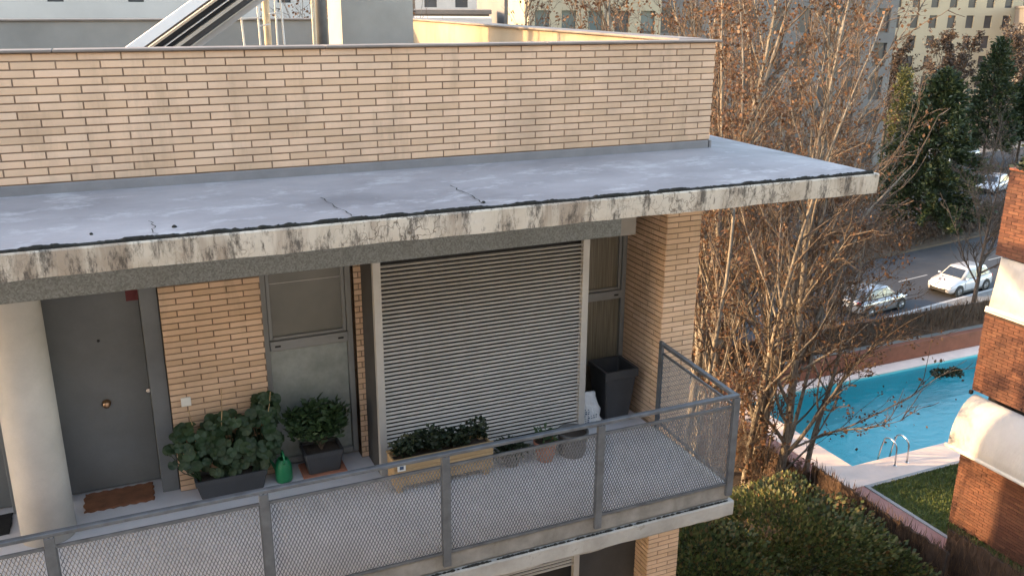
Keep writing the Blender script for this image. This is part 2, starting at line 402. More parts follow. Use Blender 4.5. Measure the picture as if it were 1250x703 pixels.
for nn_ in (43.6,):
    strip('lane_line', 'line_paint', 10, 160, nn_-.06, nn_+.06, Z_STR+.008)
# garden terrain and the pool terrace on its retaining walls
m = MB(); m.box(-30, 10.9, -20, 16.2, -13.5, Z_GARD); m.build('garden_ground', 'soil', None, kind='structure')
PX0, PX1, PY0, PY1 = 11.85, 24.5, 9.52, 13.95         # water
m = MB()
for b in ((10.96, PX0, 8.62, 14.5), (PX0, PX1, 8.62, PY0), (PX0, PX1, PY1, 14.5), (PX1, 26, 8.62, 14.5)): m.box(*b, -7.55, Z_POOL)
m.build('pool_deck', 'deck_stone', None, kind='structure')
m = MB(); m.box(10.9, 40, -20, 8.62, -13.5, -7.5); m.box(10.9, 40, 14.5, 16.2, -13.5, -7.5); m.box(26, 40, 8.62, 14.5, -13.5, -7.5); m.box(10.9, 26, 8.62, 14.5, -13.5, -9.4); m.build('terrace_base', 'concrete_wall', None, kind='structure')
m = MB(); zb = Z_POOL-1.5; x0, x1, y0, y1 = PX0+.004, PX1-.004, PY0+.004, PY1-.004
m.add([(x0, y0, zb), (x1, y0, zb), (x1, y1, zb), (x0, y1, zb), (x0, y0, Z_POOL-.03), (x1, y0, Z_POOL-.03), (x1, y1, Z_POOL-.03), (x0, y1, Z_POOL-.03)], [(0, 1, 2, 3), (0, 4, 5, 1), (1, 5, 6, 2), (2, 6, 7, 3), (3, 7, 4, 0)])
m.build('pool_basin', 'pool_tile', None, kind='structure')
MB().add([(x0+.001, y0+.001, Z_POOL-.10), (x1-.001, y0+.001, Z_POOL-.10), (x1-.001, y1-.001, Z_POOL-.10), (x0+.001, y1-.001, Z_POOL-.10)], [(0, 1, 2, 3)]).build('pool_water', 'water', None, kind='structure')
MB().box(11.5, 40, -20, 8.50, -7.4, Z_POOL-.02).build('lawn', 'lawn', None, kind='structure')
MB().box(11.38, 11.48, -20, 8.50, -7.45, Z_POOL+.01).box(11.38, 40, 8.504, 8.612, -7.45, Z_POOL+.01).build('lawn_kerb', 'kerb_grey', None, kind='structure')
MB().box(10.6, 11.372, -20, 8.61, -7.6, Z_POOL-.01).box(10.3, 10.95, 8.614, 16, -7.6, Z_POOL-.01).build('red_path', 'path_red', None, kind='structure')
# short grass on the lawn
rg = np.random.default_rng(4); N = 26000
gp = np.c_[rg.uniform(11.5, 17, N), rg.uniform(3.5, 8.5, N), np.full(N, Z_POOL-.02)]
g = leaf_cloud('lawn_grass', gp, np.tile((0, 0, 1.), (N, 1)), .075, 'grass_blade', None, 5, .35)
tag(g, 'short mown grass of the lawn beside the pool', 'grass', kind='stuff')

# ------------------------------------------------------------------ the apartment building
B = thing('apartment_building', (-4, 6, Z_GARD), 'buff brick apartment block with overhanging eaves, balcony and mesh railing', 'building')
BL, BH = .30, .0594
BRICKS = []       # (part, mesh key, matrix, px size)
bmesh_cache = {}
def brick_mesh(lx, d):
    k = (round(lx, 3), round(d, 3))
    if k not in bmesh_cache:
        h = BH-.011; e = .0025
        m = MB(); m.add([(0, 0, 0), (k[0], 0, 0), (k[0], k[1], 0), (0, k[1], 0), (0, 0, h), (k[0], 0, h), (k[0], k[1], h), (0, k[1], h)],
             [(0, 3, 2, 1), (4, 5, 6, 7), (0, 1, 5, 4), (1, 2, 6, 5), (3, 0, 4, 7)])
        # soften the face edges: inset front face ring
        m.v += [(e, -e, e), (k[0]-e, -e, e), (k[0]-e, -e, h-e), (e, -e, h-e)]
        m.f.remove((0, 1, 5, 4)); m.f += [(8, 9, 10, 11), (0, 1, 9, 8), (1, 5, 10, 9), (5, 4, 11, 10), (4, 0, 8, 11)]
        me = bpy.data.meshes.new('brick'); me.from_pydata(m.v, [], m.f); me.update(); me.materials.append(MATS['brick_buff'])
        bmesh_cache[k] = (me, m.v, m.f)
    return bmesh_cache[k]
def brick_field(part, O, a, length, z0, ncourse, phase=0., depth=.11, proud=.005, rs=1):
    """courses along horizontal unit a from O; outward normal is a rotated by -90 deg. Bricks clipped at the ends."""
    rr = random.Random(rs); a = Vector(a); nrm = Vector((a.y, -a.x, 0))
    for i in range(ncourse):
        s0 = phase+(.15 if i % 2 else 0); k = math.floor((0-s0)/BL)
        while True:
            b0 = s0+k*BL; b1 = b0+BL-.011; k += 1
            if b0 >= length-.02: break
            c0, c1 = max(b0, 0), min(b1, length)
            if c1-c0 < .03: continue
            q = proud+rr.uniform(-.0025, .0025)
            p = Vector(O)+a*c0+nrm*q+Vector((0, 0, z0-O[2]+i*BH+.0055+rr.uniform(-.0008, .0008)))
            M = Matrix.Translation(p) @ Matrix((a, -nrm, Vector((0, 0, 1)))).transposed().to_4x4()
            c = p+a*((c1-c0)/2); u, v_, z = proj(c)
            size = (c1-c0)*F_PX/z if (-20 < u < 1270 and -10 < v_ < 713) else 0
            BRICKS.append((part, (c1-c0, depth), M, size))
# --- parapet
PY = 1.194; PZ = 3.24; PXE = .36; PX_L = -9.5
par = box('parapet_wall', 'mortar', B, PX_L, PXE-.006, PY, PY+.14, 3.0, PZ+16*BH)
brick_field(par, (PX_L, PY, PZ), (1, 0, 0), PXE-PX_L, PZ, 16, phase=(-5.787-PX_L) % BL, rs=3)
# coping pieces
for k in range(5):
    a0 = -9.5+k*2.0; a1 = min(a0+1.994, PXE+.05)
    bbx('coping', 'coping', B, a0, a1, PY-.045, PY+.19, PZ+16*BH+.002, PZ+16*BH+.022, b=.005)
bbx('coping', 'coping', B, .06, .41, PY+.194, 10.6, PZ+16*BH+.002, PZ+16*BH+.028, b=.006)
sp_ = box('side_parapet', 'render_stained', B, .12, PXE-.01, PY+.142, 10.5, 3.0, PZ+16*BH)
bp_ = box('back_parapet', 'concrete_wall', B, -14, .115, 10.3, 10.5, 3.0, PZ+16*BH)
bbx('coping', 'coping', B, -14, .055, 10.25, 10.56, PZ+16*BH+.002, PZ+16*BH+.03, b=.006)
bbx('flashing', 'flashing', B, -9.5, PXE-.02, PY-.022, PY-.001, 3.15, PZ-.004, b=.004)
bbx('flashing', 'flashing', B, PXE-.005, PXE+.02, PY-.02, 10.5, 3.15, PZ-.004, b=.004)
# --- eaves slab: weathered fascia with an uneven lower edge
XS, ZT, HS = 1.478, 3.0, .165
rr = random.Random(9); nx = 150; rings = []
top, bot, backt, backb = [], [], [], []
for i in range(nx+1):
    x = -9.6+(XS+9.6)*i/nx; wob = .003*math.sin(x*3.3)+.002*math.sin(x*11+1)+rr.uniform(-.0015, .0015)
    y = .004*math.sin(x*5)+rr.uniform(-.003, .003)
    rings.append([(x, y-.004, ZT+.022), (x, y-.012, ZT+.01), (x, y-.008, ZT-HS*.5), (x, y, ZT-HS+wob), (x, .10, ZT-HS+.012), (x, .10, ZT+.022)])
fas = MB().loft(rings).build('fascia', 'fascia', B)
box('eaves_slab', 'ceiling_paint', B, -9.6, XS-.005, .102, 11.6, ZT-HS+.02, ZT+.018)
rings = []
for i in range(101):
    y = .101+11.5*i/100; wob = .006*math.sin(y*6.3)
    rings.append([(XS-.06, y, ZT+.022), (XS, y, ZT+.022), (XS+.004, y, ZT-HS*.5), (XS, y, ZT-HS+wob), (XS-.06, y, ZT-HS+.012)])
MB().loft(rings).build('fascia', 'fascia', B)
# membrane: falls gently from parapet to edge
m = MB(); nx, ny = 90, 14
for j in range(ny+1):
    for i in range(nx+1):
        x = -9.6+(XS-.03+9.6)*i/nx; y = .035+(11.6)*((j/ny)**2.2); z = ZT+.030+min(1, max(0, min((y-.03)/1.16, (XS-.03-x)/1.09)))*.138
        m.v.append((x, y, z))
for j in range(ny):
    for i in range(nx): a0 = j*(nx+1)+i; m.f.append((a0, a0+1, a0+nx+2, a0+nx+1))
mem = m.build('roof_membrane', 'membrane', B, True)
# cracks in the membrane, from edge to parapet
def mz(y): return ZT+.030+min(1, max(0, (y-.03)/1.16))*.138
for x0, dx, y0, y1 in ((-4.98, -.02, .05, .35), (-3.62, -.12, .08, .55), (-2.55, -.10, .10, .60)):
    m = MB(); pts = []; kk = 12
    for i in range(kk+1):
        t = i/kk; pts.append((x0+dx*t+rr.uniform(-.018, .018), y0+(y1-y0)*t))
    for i in range(kk):
        (ax, ay), (bx, by) = pts[i], pts[i+1]; ww = rr.uniform(.002, .005)
        m.add([(ax-ww, ay, mz(ay)+.010), (ax+ww, ay, mz(ay)+.010), (bx+ww, by, mz(by)+.010), (bx-ww, by, mz(by)+.010)], [(0, 1, 2, 3)])
    m.build('crack', 'moss', mem)
# moss along the drip edge
rg = np.random.default_rng(11); m = MB(); rings = []; x = -9.5; w1 = h1 = .5
while x < XS-.05:
    w1 = min(1, max(0, w1+rg.normal(0, .22))); h1 = min(1, max(0, h1+rg.normal(0, .25))); w_ = .008+.014*w1+(.03 if rg.random() < .015 else 0); h = .008+.016*h1
    rings.append([(x, .006+rg.uniform(-.004, .004), ZT+.023), (x, .010, ZT+.026+h*.7), (x, .022, ZT+.030+h), (x, .026+w_*.6, ZT+.032+h*.7), (x, .030+w_, ZT+.0335)]); x += rg.uniform(.008, .022)
m.loft(rings)
m.build('moss', 'moss', mem, kind='stuff')
m = MB()
for (px, py) in ((112, 289), (213, 280), (590, 249), (476, 216), (332, 210)):
    d = ray(px, py); t = (ZT+.035-CAM.z)/d.z; p = CAM+d*t; r = rg.uniform(.012, .022)
    m.loft([[(p.x+math.cos(a)*r*k*rg.uniform(.7, 1.3), p.y+math.sin(a)*r*k*rg.uniform(.6, 1.0), mz(p.y)+h*r) for a in np.arange(7)*2*math.pi/7] for h, k in ((0, 1), (.5, .8), (.9, .3))])
m.build('moss_clump', 'moss', mem, kind='stuff')
# --- main walls behind the loggia
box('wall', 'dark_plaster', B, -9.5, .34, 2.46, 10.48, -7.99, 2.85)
box('wall', 'ceiling_paint', B, .345, .525, 2.02, 10.48, -7.99, 2.84)
beam = bbx('steel_beam', 'galv_beam', B, -9.6, -.46, 1.46, 1.60, 2.25, 2.838, b=.006)
bbx('lintel', 'ceiling_paint', B, -.455, -.10, 1.75, 1.95, 2.16, 2.838, b=.006)
# brick panel between door and window
bpan = box('brick_panel', 'mortar', B, -4.96, -4.06, 2.012, 2.45, .002, 2.835)
brick_field(bpan, (-4.96, 2.012, .0), (1, 0, 0), .90, .004, 47, phase=.15, rs=5)
nib = box('brick_nib', 'mortar', B, -3.165, -3.04, 1.992, 2.45, .002, 2.835)
brick_field(nib, (-3.165, 1.992, .0), (1, 0, 0), .125, .004, 47, phase=-.10, rs=6)
# pier with a front face and a long reveal
PIX, PIY, PIW = .10, 1.45, .425
pier = MB().box(PIX+.006, PIX+PIW-.006, PIY+.004, 2.0, -7.99, 2.834).build('pier', 'mortar', B)
brick_field(pier, (PIX, PIY+.004, -2.6), (1, 0, 0), PIW, -2.6+.004, 91, phase=.142, rs=7)
rev = box('pier_reveal', 'mortar', B, PIX+.0005, PIX+.005, PIY+.118, 2.44, -3.0, 2.834)
brick_field(rev, (PIX, 2.44, -2.6), (0, -1, 0), .984, -2.6+.004, 91, phase=.1, depth=.05, rs=8)
# column
m = MB(); m.lathe((-6.10, 1.72, 0), [(.225, .002), (.222, 1.2), (.22, 2.5), (.22, 2.836)], 40)
m.build('column', 'column_paint', B, True)
# front door
dr = bbx('door', 'grey_paint', B, -5.985, -5.125, 2.34, 2.40, .015, 2.13, b=.004)
m = MB(); m.bbox(-6.06, -5.988, 2.20, 2.44, .003, 2.835, b=.006); m.bbox(-5.122, -4.964, 2.06, 2.44, .003, 2.835, b=.006); m.bbox(-5.986, -5.124, 2.26, 2.44, 2.134, 2.83, b=.004)
m.build('door_frame', 'grey_paint', dr)
def on_y(px, py, Y):
    d = ray(px, py); return CAM+d*((Y-CAM.y)/d.y)
def on_z(px, py, Z):
    d = ray(px, py); return CAM+d*((Z-CAM.z)/d.z)
p = on_y(130, 492, 2.34); m = MB(); m.tube([(p.x, 2.342, p.z), (p.x, 2.325, p.z), (p.x, 2.30, p.z), (p.x, 2.285, p.z), (p.x, 2.278, p.z)], [.042, .040, .036, .028, .006], 16); m.build('door_knob', 'brass', dr, True)
p = on_y(181, 476, 2.34); m = MB(); m.tube([(p.x, 2.342, p.z), (p.x, 2.33, p.z)], [.022, .02], 12); m.build('lock', 'stainless', dr)
p = on_y(120, 416, 2.34); m = MB(); m.tube([(p.x, 2.342, p.z), (p.x, 2.332, p.z)], [.014, .012], 10); m.build('peephole', 'black', dr)
p = on_y(161, 361, 2.34); bbx('warning_plate', 'sign_red', dr, p.x-.055, p.x+.055, 2.333, 2.3385, p.z-.045, p.z+.075, b=.001)
d2 = bbx('door', 'grey_paint', B, -7.3, -6.42, 2.34, 2.40, .015, 2.13, b=.004)
m = MB(); m.bbox(-6.417, -6.30, 2.20, 2.44, .003, 2.835, b=.006); m.bbox(-7.42, -7.303, 2.20, 2.44, .003, 2.835, b=.006); m.build('door_frame', 'grey_paint', d2)
box('wall', 'render_grey', B, -6.297, -6.064, 2.25, 2.45, .003, 2.83)
box('wall', 'render_grey', B, -9.5, -7.424, 2.25, 2.45, .003, 2.83)
p = on_y(227, 490, 2.0); bbx('switch_plate', 'white_plastic', B, p.x-.045, p.x+.045, 1.988, 2.003, p.z-.045, p.z+.045, b=.004)
# windows
def window(x0, x1, y, ztr, upper, lower, name='window'):
    wn = MB().bbox(x0, x0+.055, y, y+.09, .03, 2.83, b=.004).bbox(x1-.055, x1, y, y+.09, .03, 2.83, b=.004).bbox(x0+.057, x1-.057, y+.001, y+.088, .03, .09, b=.004).bbox(x0+.057, x1-.057, y-.012, y+.088, ztr-.05, ztr+.05, b=.004).bbox(x0+.057, x1-.057, y+.001, y+.088, 2.55, 2.62, b=.004).build(name, 'window_frame', B)
    a = MB()
    for (u0, u1, v0, v1) in ((x0+.06, x1-.06, ztr+.052, 2.548), ):
        a.bbox(u0, u0+.035, y+.02, y+.06, v0, v1, b=.003).bbox(u1-.035, u1, y+.02, y+.06, v0, v1, b=.003).bbox(u0+.037, u1-.037, y+.02, y+.06, v0, v0+.03, b=.003)
    a.build('sash', 'window_frame', wn)
    box('pane', upper, wn, x0+.097, x1-.097, y+.045, y+.055, ztr+.083, 2.548)
    box('pane', lower, wn, x0+.06, x1-.06, y+.04, y+.05, .092, ztr-.052)
    m = MB()
    for sx in (x0+.13, x1-.13): m.bbox(sx-.028, sx+.028, y-.018, y-.013, ztr-.012, ztr+.006, b=.001)
    m.build('vent_slot', 'black', wn)
    return wn
wl = window(-4.055, -3.17, 2.10, 1.33, 'blind', 'frosted_glass')
m = MB(); m.box(-3.957, -3.267, 2.141, 2.144, 1.95, 1.957); m.build('blind_cord', 'alu_frame', wl)
wr = window(-1.0, .09, 2.22, 1.33, 'curtain', 'curtain')
# louvred shutter box
SX0, SX1, SY = -3.10, -.80, 1.50
sh = MB().bbox(SX0, SX0+.075, SY, SY+.06, .02, 2.245, b=.003).bbox(SX1-.075, SX1, SY, SY+.06, .02, 2.245, b=.003).bbox(SX0+.077, SX1-.077, SY+.002, SY+.058, .02, .07, b=.003).build('louvred_shutter', 'alu_frame', B)
pitch = .0420; ns = 51
sm_ = MB(); L_ = SX1-SX0-.154
prof = [(0, .0), (.002, -.004), (.022, .008), (.024, .012), (.021, .013), (.003, .004)]
sm_.loft([[(x, y_, z_) for (y_, z_) in prof] for x in (0, L_)])
sme = bpy.data.meshes.new('slat'); sme.from_pydata(sm_.v, [], sm_.f); sme.update(); sme.materials.append(MATS['slat_alu'])
for i in range(ns):
    link('slat', sme, sh, (SX0+.077, SY+.008, .085+i*pitch))
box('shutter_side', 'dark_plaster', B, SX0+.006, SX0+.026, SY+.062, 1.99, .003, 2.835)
box('slat_gap_shade', 'black', B, SX0+.03, SX1-.03, SY+.13, SY+.14, .003, 2.245)  # black sheet standing in for the shade seen between the slats
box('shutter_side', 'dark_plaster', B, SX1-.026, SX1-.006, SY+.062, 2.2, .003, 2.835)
# --- balcony slab, kerb
box('balcony_floor', 'balcony_floor', B, -9.6, .02, .045, 2.455, -.20, 0)
kb = MB()
rings = []
for i in range(121):
    x = -9.6+9.63*i/120; j = rr.uniform(-.003, .003)
    rings.append([(x, .048, -.20), (x, .048, .012), (x, -.012+j, .014), (x, -.016+j, .004), (x, -.018+j, -.125), (x, .0, -.14), (x, .0, -.20)])
kb.loft(rings).build('balcony_kerb', 'kerb_concrete', B)
rings = []
for i in range(121):
    x = -9.6+9.66*i/120; wob = .006*math.sin(x*9)+rr.uniform(-.004, .004); j = rr.uniform(-.004, .004)
    rings.append([(x, .30, -.155), (x, -.05+j, -.150), (x, -.058+j, -.165), (x, -.055+j, -.30), (x, -.045+j, -.315+wob), (x, .30, -.31)])
MB().loft(rings).build('slab_edge', 'slab_edge', B)
box('balcony_slab', 'ceiling_paint', B, -9.6, .055, .302, 2.45, -.305, -.204)
MB().box(.022, .06, .05, 1.44, -.30, -.01).build('slab_edge', 'slab_edge', B)
rg = np.random.default_rng(23); m = MB(); x = -9
while x < 0:
    r = rg.uniform(.006, .016)
    if rg.random() < .8: m.loft([[(x+math.cos(t)*r*2*k, -.035+math.sin(t)*r*k, -.152+h*r) for t in np.arange(6)*math.pi/3] for h, k in ((0, 1), (.8, .7), (1.2, .3))])
    x += rg.uniform(.01, .03)
m.build('moss', 'moss', B, kind='stuff')
# --- railing: posts, twin rails, expanded mesh panels
rl = bbx('railing', 'galv', B, -9.6, .030, -.046, .002, .968, 1.002, b=.005)       # handrail
SP = 1.4797
def post(x, y): 
    m = MB(); m.bbox(x-.034, x+.034, y-.022, y-.014, -.085, .966, b=.002); m.bbox(x-.006, x+.006, y-.013, y+.026, -.085, .966, b=.002)
    m.bbox(x-.034, x-.028, y-.0135, y+.02, -.085, .966, b=.001); m.bbox(x+.028, x+.034, y-.0135, y+.02, -.085, .966, b=.001)
    m.build('post', 'galv', rl)
for i in range(7): post(-i*SP, -.03)
def mesh_panel(P0, P1, z0, z1, name='mesh_panel'):
    P0 = Vector(P0); P1 = Vector(P1); a = (P1-P0); Lh = a.length; a.normalize(); nn = Vector((a.y, -a.x, 0))
    cw, ch = .0285, .029; nc = int(Lh/cw); cw = Lh/nc; nrw = int((z1-z0)/ch); ch = (z1-z0)/nrw; wd, th = .0022, .004
    V = []; Fc = []
    for r in range(nrw):
        zA, zB = z0+r*ch, z0+(r+1)*ch
        for c in range(2*nc):
            xa, xb = (c*cw/2, (c+1)*cw/2)
            if (c+r) % 2: xa, xb = xb, xa
            A = P0+a*xa; Bq = P0+a*xb; k = len(V); tw = .003
            V += [(A.x-a.x*wd-nn.x*tw, A.y-a.y*wd-nn.y*tw, zA), (A.x+a.x*wd+nn.x*tw, A.y+a.y*wd+nn.y*tw, zA), (Bq.x+a.x*wd+nn.x*tw, Bq.y+a.y*wd+nn.y*tw, zB), (Bq.x-a.x*wd-nn.x*tw, Bq.y-a.y*wd-nn.y*tw, zB)]
            Fc.append((k, k+1, k+2, k+3))
    o = mobj(name, V, Fc, 'mesh_steel', rl); WPOS[o.name] = Vector((0, 0, 0)); o['kind'] = 'stuff'
    md = o.modifiers.new('thickness', 'SOLIDIFY'); md.thickness = .003; md.offset = 0
    return o
def rail_bar(P0, P1, z0, z1, d=.018):
    P0 = Vector(P0); P1 = Vector(P1); a = (P1-P0).normalized(); nn = Vector((a.y, -a.x, 0))*d/2
    m = MB(); q = [P0-nn, P1-nn, P1+nn, P0+nn]; m.add([(*p.xy, z0) for p in q]+[(*p.xy, z1) for p in q], [(0, 3, 2, 1), (4, 5, 6, 7), (0, 1, 5, 4), (1, 2, 6, 5), (2, 3, 7, 6), (3, 0, 4, 7)])
    return m.build('frame_bar', 'galv', rl)
for i in range(6):
    a0, a1 = -(i+1)*SP+.038, -i*SP-.038
    mesh_panel((a0+.012, -.028, 0), (a1-.012, -.028, 0), .062, .868)
    rail_bar((a0, -.028, 0), (a1, -.028, 0), .868, .892); rail_bar((a0, -.028, 0), (a1, -.028, 0), .036, .060)
    for xx in (a0, a1): rail_bar((xx-.006, -.028, 0), (xx+.006, -.028, 0), .0605, .8675)
SE = Vector((.095, 1.40, 0)); SS = Vector((.0, .03, 0))
rail_bar(SS+Vector((0, -.025, 0)), SE, .966, 1.0, .046); rail_bar(SS, SE, .868, .892); rail_bar(SS, SE, .036, .060)
mesh_panel(SS+(SE-SS)*.02, SE-(SE-SS)*.01, .062, .868)
MB().bbox(SE.x-.03, SE.x+.004, SE.y-.03, SE.y+.03, -.06, 1.02, b=.004).build('post', 'galv', rl)
# --- storey below
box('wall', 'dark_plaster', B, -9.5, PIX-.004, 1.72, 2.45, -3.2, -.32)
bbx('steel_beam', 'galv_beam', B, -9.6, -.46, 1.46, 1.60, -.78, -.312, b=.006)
lsh = MB().bbox(SX0, SX0+.075, SY, SY+.06, -3.0, -.785, b=.003).bbox(SX1-.075, SX1, SY, SY+.06, -3.0, -.785, b=.003).build('louvred_shutter', 'alu_frame', B)
for i in range(20): link('slat', sme, lsh, (SX0+.077, SY+.008, -.83-i*pitch))
box('slat_gap_shade', 'black', B, SX0+.03, SX1-.03, SY+.13, SY+.14, -3.0, -.785)  # same black sheet in place of shade behind the lower slats
# wall bodies of lower floors
box('wall', 'brick_buff', B, -9.5, .09, 2.47-.0, 2.475, -7.99, -3.2)
# --- chimney and flue on the roof
ch = box('chimney', 'chimney_render', B, -2.13, -1.12, 6.2, 7.0, 3.05, 6.0)
MB().tube([(-2.44, 6.1, 3.06), (-2.44, 6.1, 6.0)], .085, 16).build('flue_pipe', 'plastic_grey', B, True)
for dx in (-.12, -.15): MB().tube([(-2.44+dx, 5.9, 3.06), (-2.44+dx+.01, 5.9, 6.0)], .012, 6).build('cable', 'mast_paint', B)
box('roof_deck', 'pavement', B, -14, .115, PY+.145, 10.29, 2.9, 3.19)
# place bricks: the 300 that show largest are objects, the rest joined per wall
BRICKS.sort(key=lambda b: -b[3])
rest = {}
for i, (part, key, M, size) in enumerate(BRICKS):
    me, vv, ff = brick_mesh(*key)
    if i < 300 and size > 0:
        o = bpy.data.objects.new('brick', me); COL.objects.link(o); o.parent = part; o.matrix_local = M
    else:
        rest.setdefault(part.name, (part, MB()))[1].add([M @ Vector(v) for v in vv], ff)
for part, m in rest.values(): m.build('brickwork', 'brick_buff', part, kind='stuff')
# ------------------------------------------------------------------ things on the balcony
def wobble_mat(name, x0, x1, y0, y1, h, mat, label, cat, amp=.012):
    m = MB(); nn_ = 22; ring = []
    for i in range(nn_): t = i/nn_; ring.append((x0+(x1-x0)*t, y0+amp*math.sin(i*1.9)))
    for i in range(8): t = i/8; ring.append((x1+amp*math.sin(i*2.3)-.02*abs(t-.5), y0+(y1-y0)*t))
    for i in range(nn_): t = i/nn_; ring.append((x1+(x0-x1)*t, y1+amp*math.sin(i*1.7)))
    for i in range(8): t = i/8; ring.append((x0+amp*math.sin(i*2.1)+.02*abs(t-.5), y1+(y0-y1)*t))
    m.loft([[(x, y, .002) for x, y in ring], [(x, y, h*.8) for x, y in ring], [((x-(x0+x1)/2)*.975+(x0+x1)/2, (y-(y0+y1)/2)*.95+(y0+y1)/2, h) for x, y in ring]])
    o = m.build(name, mat, None); return tag(o, label, cat)
wobble_mat('doormat', -5.82, -5.20, 1.95, 2.29, .024, 'coir', 'brown coir doormat in front of the grey door', 'doormat')
wobble_mat('doormat', -7.15, -6.42, 1.85, 2.22, .014, 'rubber', 'black rubber doormat left of the white column', 'doormat', .002)
def trough(th, cx, cy, hw, hd, h, mat, taper=.85, rim=.012, wall=.012, soil='soil', name='pot', rot=0):
    def rg_(k, z, inset=0): return [(cx+sx*(hw*k-inset), cy+sy*(hd*k-inset), z) for sx, sy in ((-1, -1), (1, -1), (1, 1), (-1, 1))]
    def chamf(r, b=.015):
        out = []
        for i in range(4):
            p = Vector(r[i]); a = Vector(r[i-1]); c = Vector(r[(i+1) % 4])
            out += [p+(a-p).normalized()*b, p+(c-p).normalized()*b]
        return out
    rings = [chamf(rg_(taper, .004)), chamf(rg_(.985, h-.05)), chamf([(x, y, z) for x, y, z in rg_(1.0, h-.048, -rim*.5)]), chamf(rg_(1.0, h, -rim*.5)), chamf(rg_(1.0, h, wall)), chamf(rg_(.97, h-.04, wall)) if h < .5 else chamf(rg_(.86, .28, wall))]
    MB().loft(rings, caps=True).build(name, mat, th)
    q = rg_(.97, h-.03 if h < .5 else .32, wall+.002 if h < .5 else wall+.03); MB().add(q, [(0, 1, 2, 3)]).build('soil', soil, th)
# geraniums in the long trough; every leaf is a disc of its own
t = thing('potted_geranium', (-4.5, 1.86, 0), 'tall geraniums with round leaves in a long dark trough', 'plant')
trough(t, -4.50, 1.86, .33, .105, .20, 'plastic_dark', .88, name='trough')
me = bpy.data.meshes.new('leaf'); V = [(0, 0, .006)]; nL = 14
for i in range(nL):
    a = 2*math.pi*i/nL+.22; k = .5*(1+.05*math.cos(7*a)); k *= (.62 if i == nL-1 else 1)
    V.append((k*math.cos(a), k*math.sin(a), .05*math.cos(3*a)+.03))
me.from_pydata(V, [], [(0, 1+i, 1+(i+1) % nL) for i in range(nL)]); me.update(); me.materials.append(MATS['leaf_geranium'])
rr = random.Random(31); stems = MB()
GC = [((-4.86, 1.80, .56), (.20, .15, .24), 62), ((-4.52, 1.86, .50), (.28, .15, .32), 125), ((-4.20, 1.86, .55), (.21, .15, .36), 110), ((-4.12, 1.90, .82), (.13, .11, .13), 34)]
for c, e, nlf in GC:
    for i in range(nlf):
        while True:
            q = Vector((rr.uniform(-1, 1), rr.uniform(-1, 1), rr.uniform(-1, 1)))
            if q.length < 1: break
        q = q*(q.length**-.45 if q.length > .05 else 1)
        p = Vector(c)+Vector((q.x*e[0], q.y*e[1], q.z*e[2])); s_ = rr.uniform(.075, .125)
        nrm = (Vector((q.x*.6, -.75+q.y*.5, .75+q.z*.5))+Vector((rr.gauss(0, .35), rr.gauss(0, .35), rr.gauss(0, .3)))).normalized()
        o = bpy.data.objects.new('leaf', me); COL.objects.link(o); o.parent = t
        o.location = p-WPOS[t.name]; o.rotation_mode = 'QUATERNION'
        from mathutils import Quaternion
        o.rotation_quaternion = nrm.to_track_quat('Z', 'Y') @ Quaternion((0, 0, 1), rr.uniform(0, 6.28)); o.scale = (s_, s_, s_)
        if rr.random() < .35: stems.tube([p, p*.4+Vector((c[0], 1.86, .2))*.6, (min(-4.22, max(-4.78, c[0]+rr.uniform(-.1, .1))), 1.86+rr.uniform(-.04, .04), .17)], [.003, .004, .006], 5)
stems.build('stem', 'leaf_geranium', t)
for px0, px1, z1 in (((230, 500), (240, 545), 0), ((270, 473), (270, 530), 0), ((330, 478), (326, 510), 0)):
    a = on_y(*px0, 1.80); b = on_y(*px1, 1.80); MB().tube([a, (a+b)/2+Vector((.006, 0, 0)), b], .004, 5).build('support_cane', 'planter_wood', t)
# green watering can
t = thing('watering_can', (-4.00, 1.84, 0), 'green plastic watering can beside the geraniums', 'watering can')
MB().lathe((-4.00, 1.84, 0), [(.078, .003), (.085, .03), (.085, .12), (.078, .19), (.055, .235), (.05, .245), (.045, .24)], 22).build('body', 'plastic_green', t, True)
MB().tube([(-4.0, 1.78, .21), (-4.0, 1.74, .25), (-4.0, 1.76, .31), (-4.0, 1.84, .325), (-4.0, 1.90, .28), (-4.0, 1.92, .14)], .010, 8).build('handle', 'plastic_green', t, True)
MB().tube([(-4.05, 1.90, .08), (-4.10, 1.97, .18), (-4.13, 2.02, .29)], [.02, .014, .013], 8).build('spout', 'plastic_green', t, True)
# shrub in a square pot
t = thing('potted_shrub', (-3.60, 1.93, 0), 'bushy green shrub in a square dark pot before the window', 'plant')
MB().bbox(-3.82, -3.38, 1.74, 2.07, .002, .028, b=.006).build('saucer', 'terracotta', t)
trough(t, -3.60, 1.905, .19, .145, .24, 'plastic_dark', .82, name='pot'); 
for c in t.children:
    if c.name.startswith('pot') or c.name.startswith('soil'): c.location.z += .026
rg = np.random.default_rng(8); P = []; D = []
for k in range(95):
    a = rg.uniform(0, 6.28); e = rg.uniform(.05, 1.0)**.6; tip = np.array((-3.62+math.cos(a)*e*.30, 1.88+math.sin(a)*e*.17, .42+.36*rg.uniform(.15, 1)*(1.1-.35*e)))
    for j in range(14):
        d = np.array((math.cos(j*2.4), math.sin(j*2.4), .55)); P.append(tip-np.array((0, 0, .008*j))+d*.008); D.append(d)
leaf_cloud('foliage', P, D, .082, 'leaf_shrub', t, 3, .42, jitter=.2)
m = MB()
for k in range(12): a = k*.9; m.tube([(-3.6, 1.9, .23), (-3.6+.08*math.cos(a), 1.9+.06*math.sin(a), .4), (-3.6+.2*math.cos(a), 1.9+.12*math.sin(a), .62)], [.009, .006, .003], 5)
m.build('stem', 'bark_twig', t)
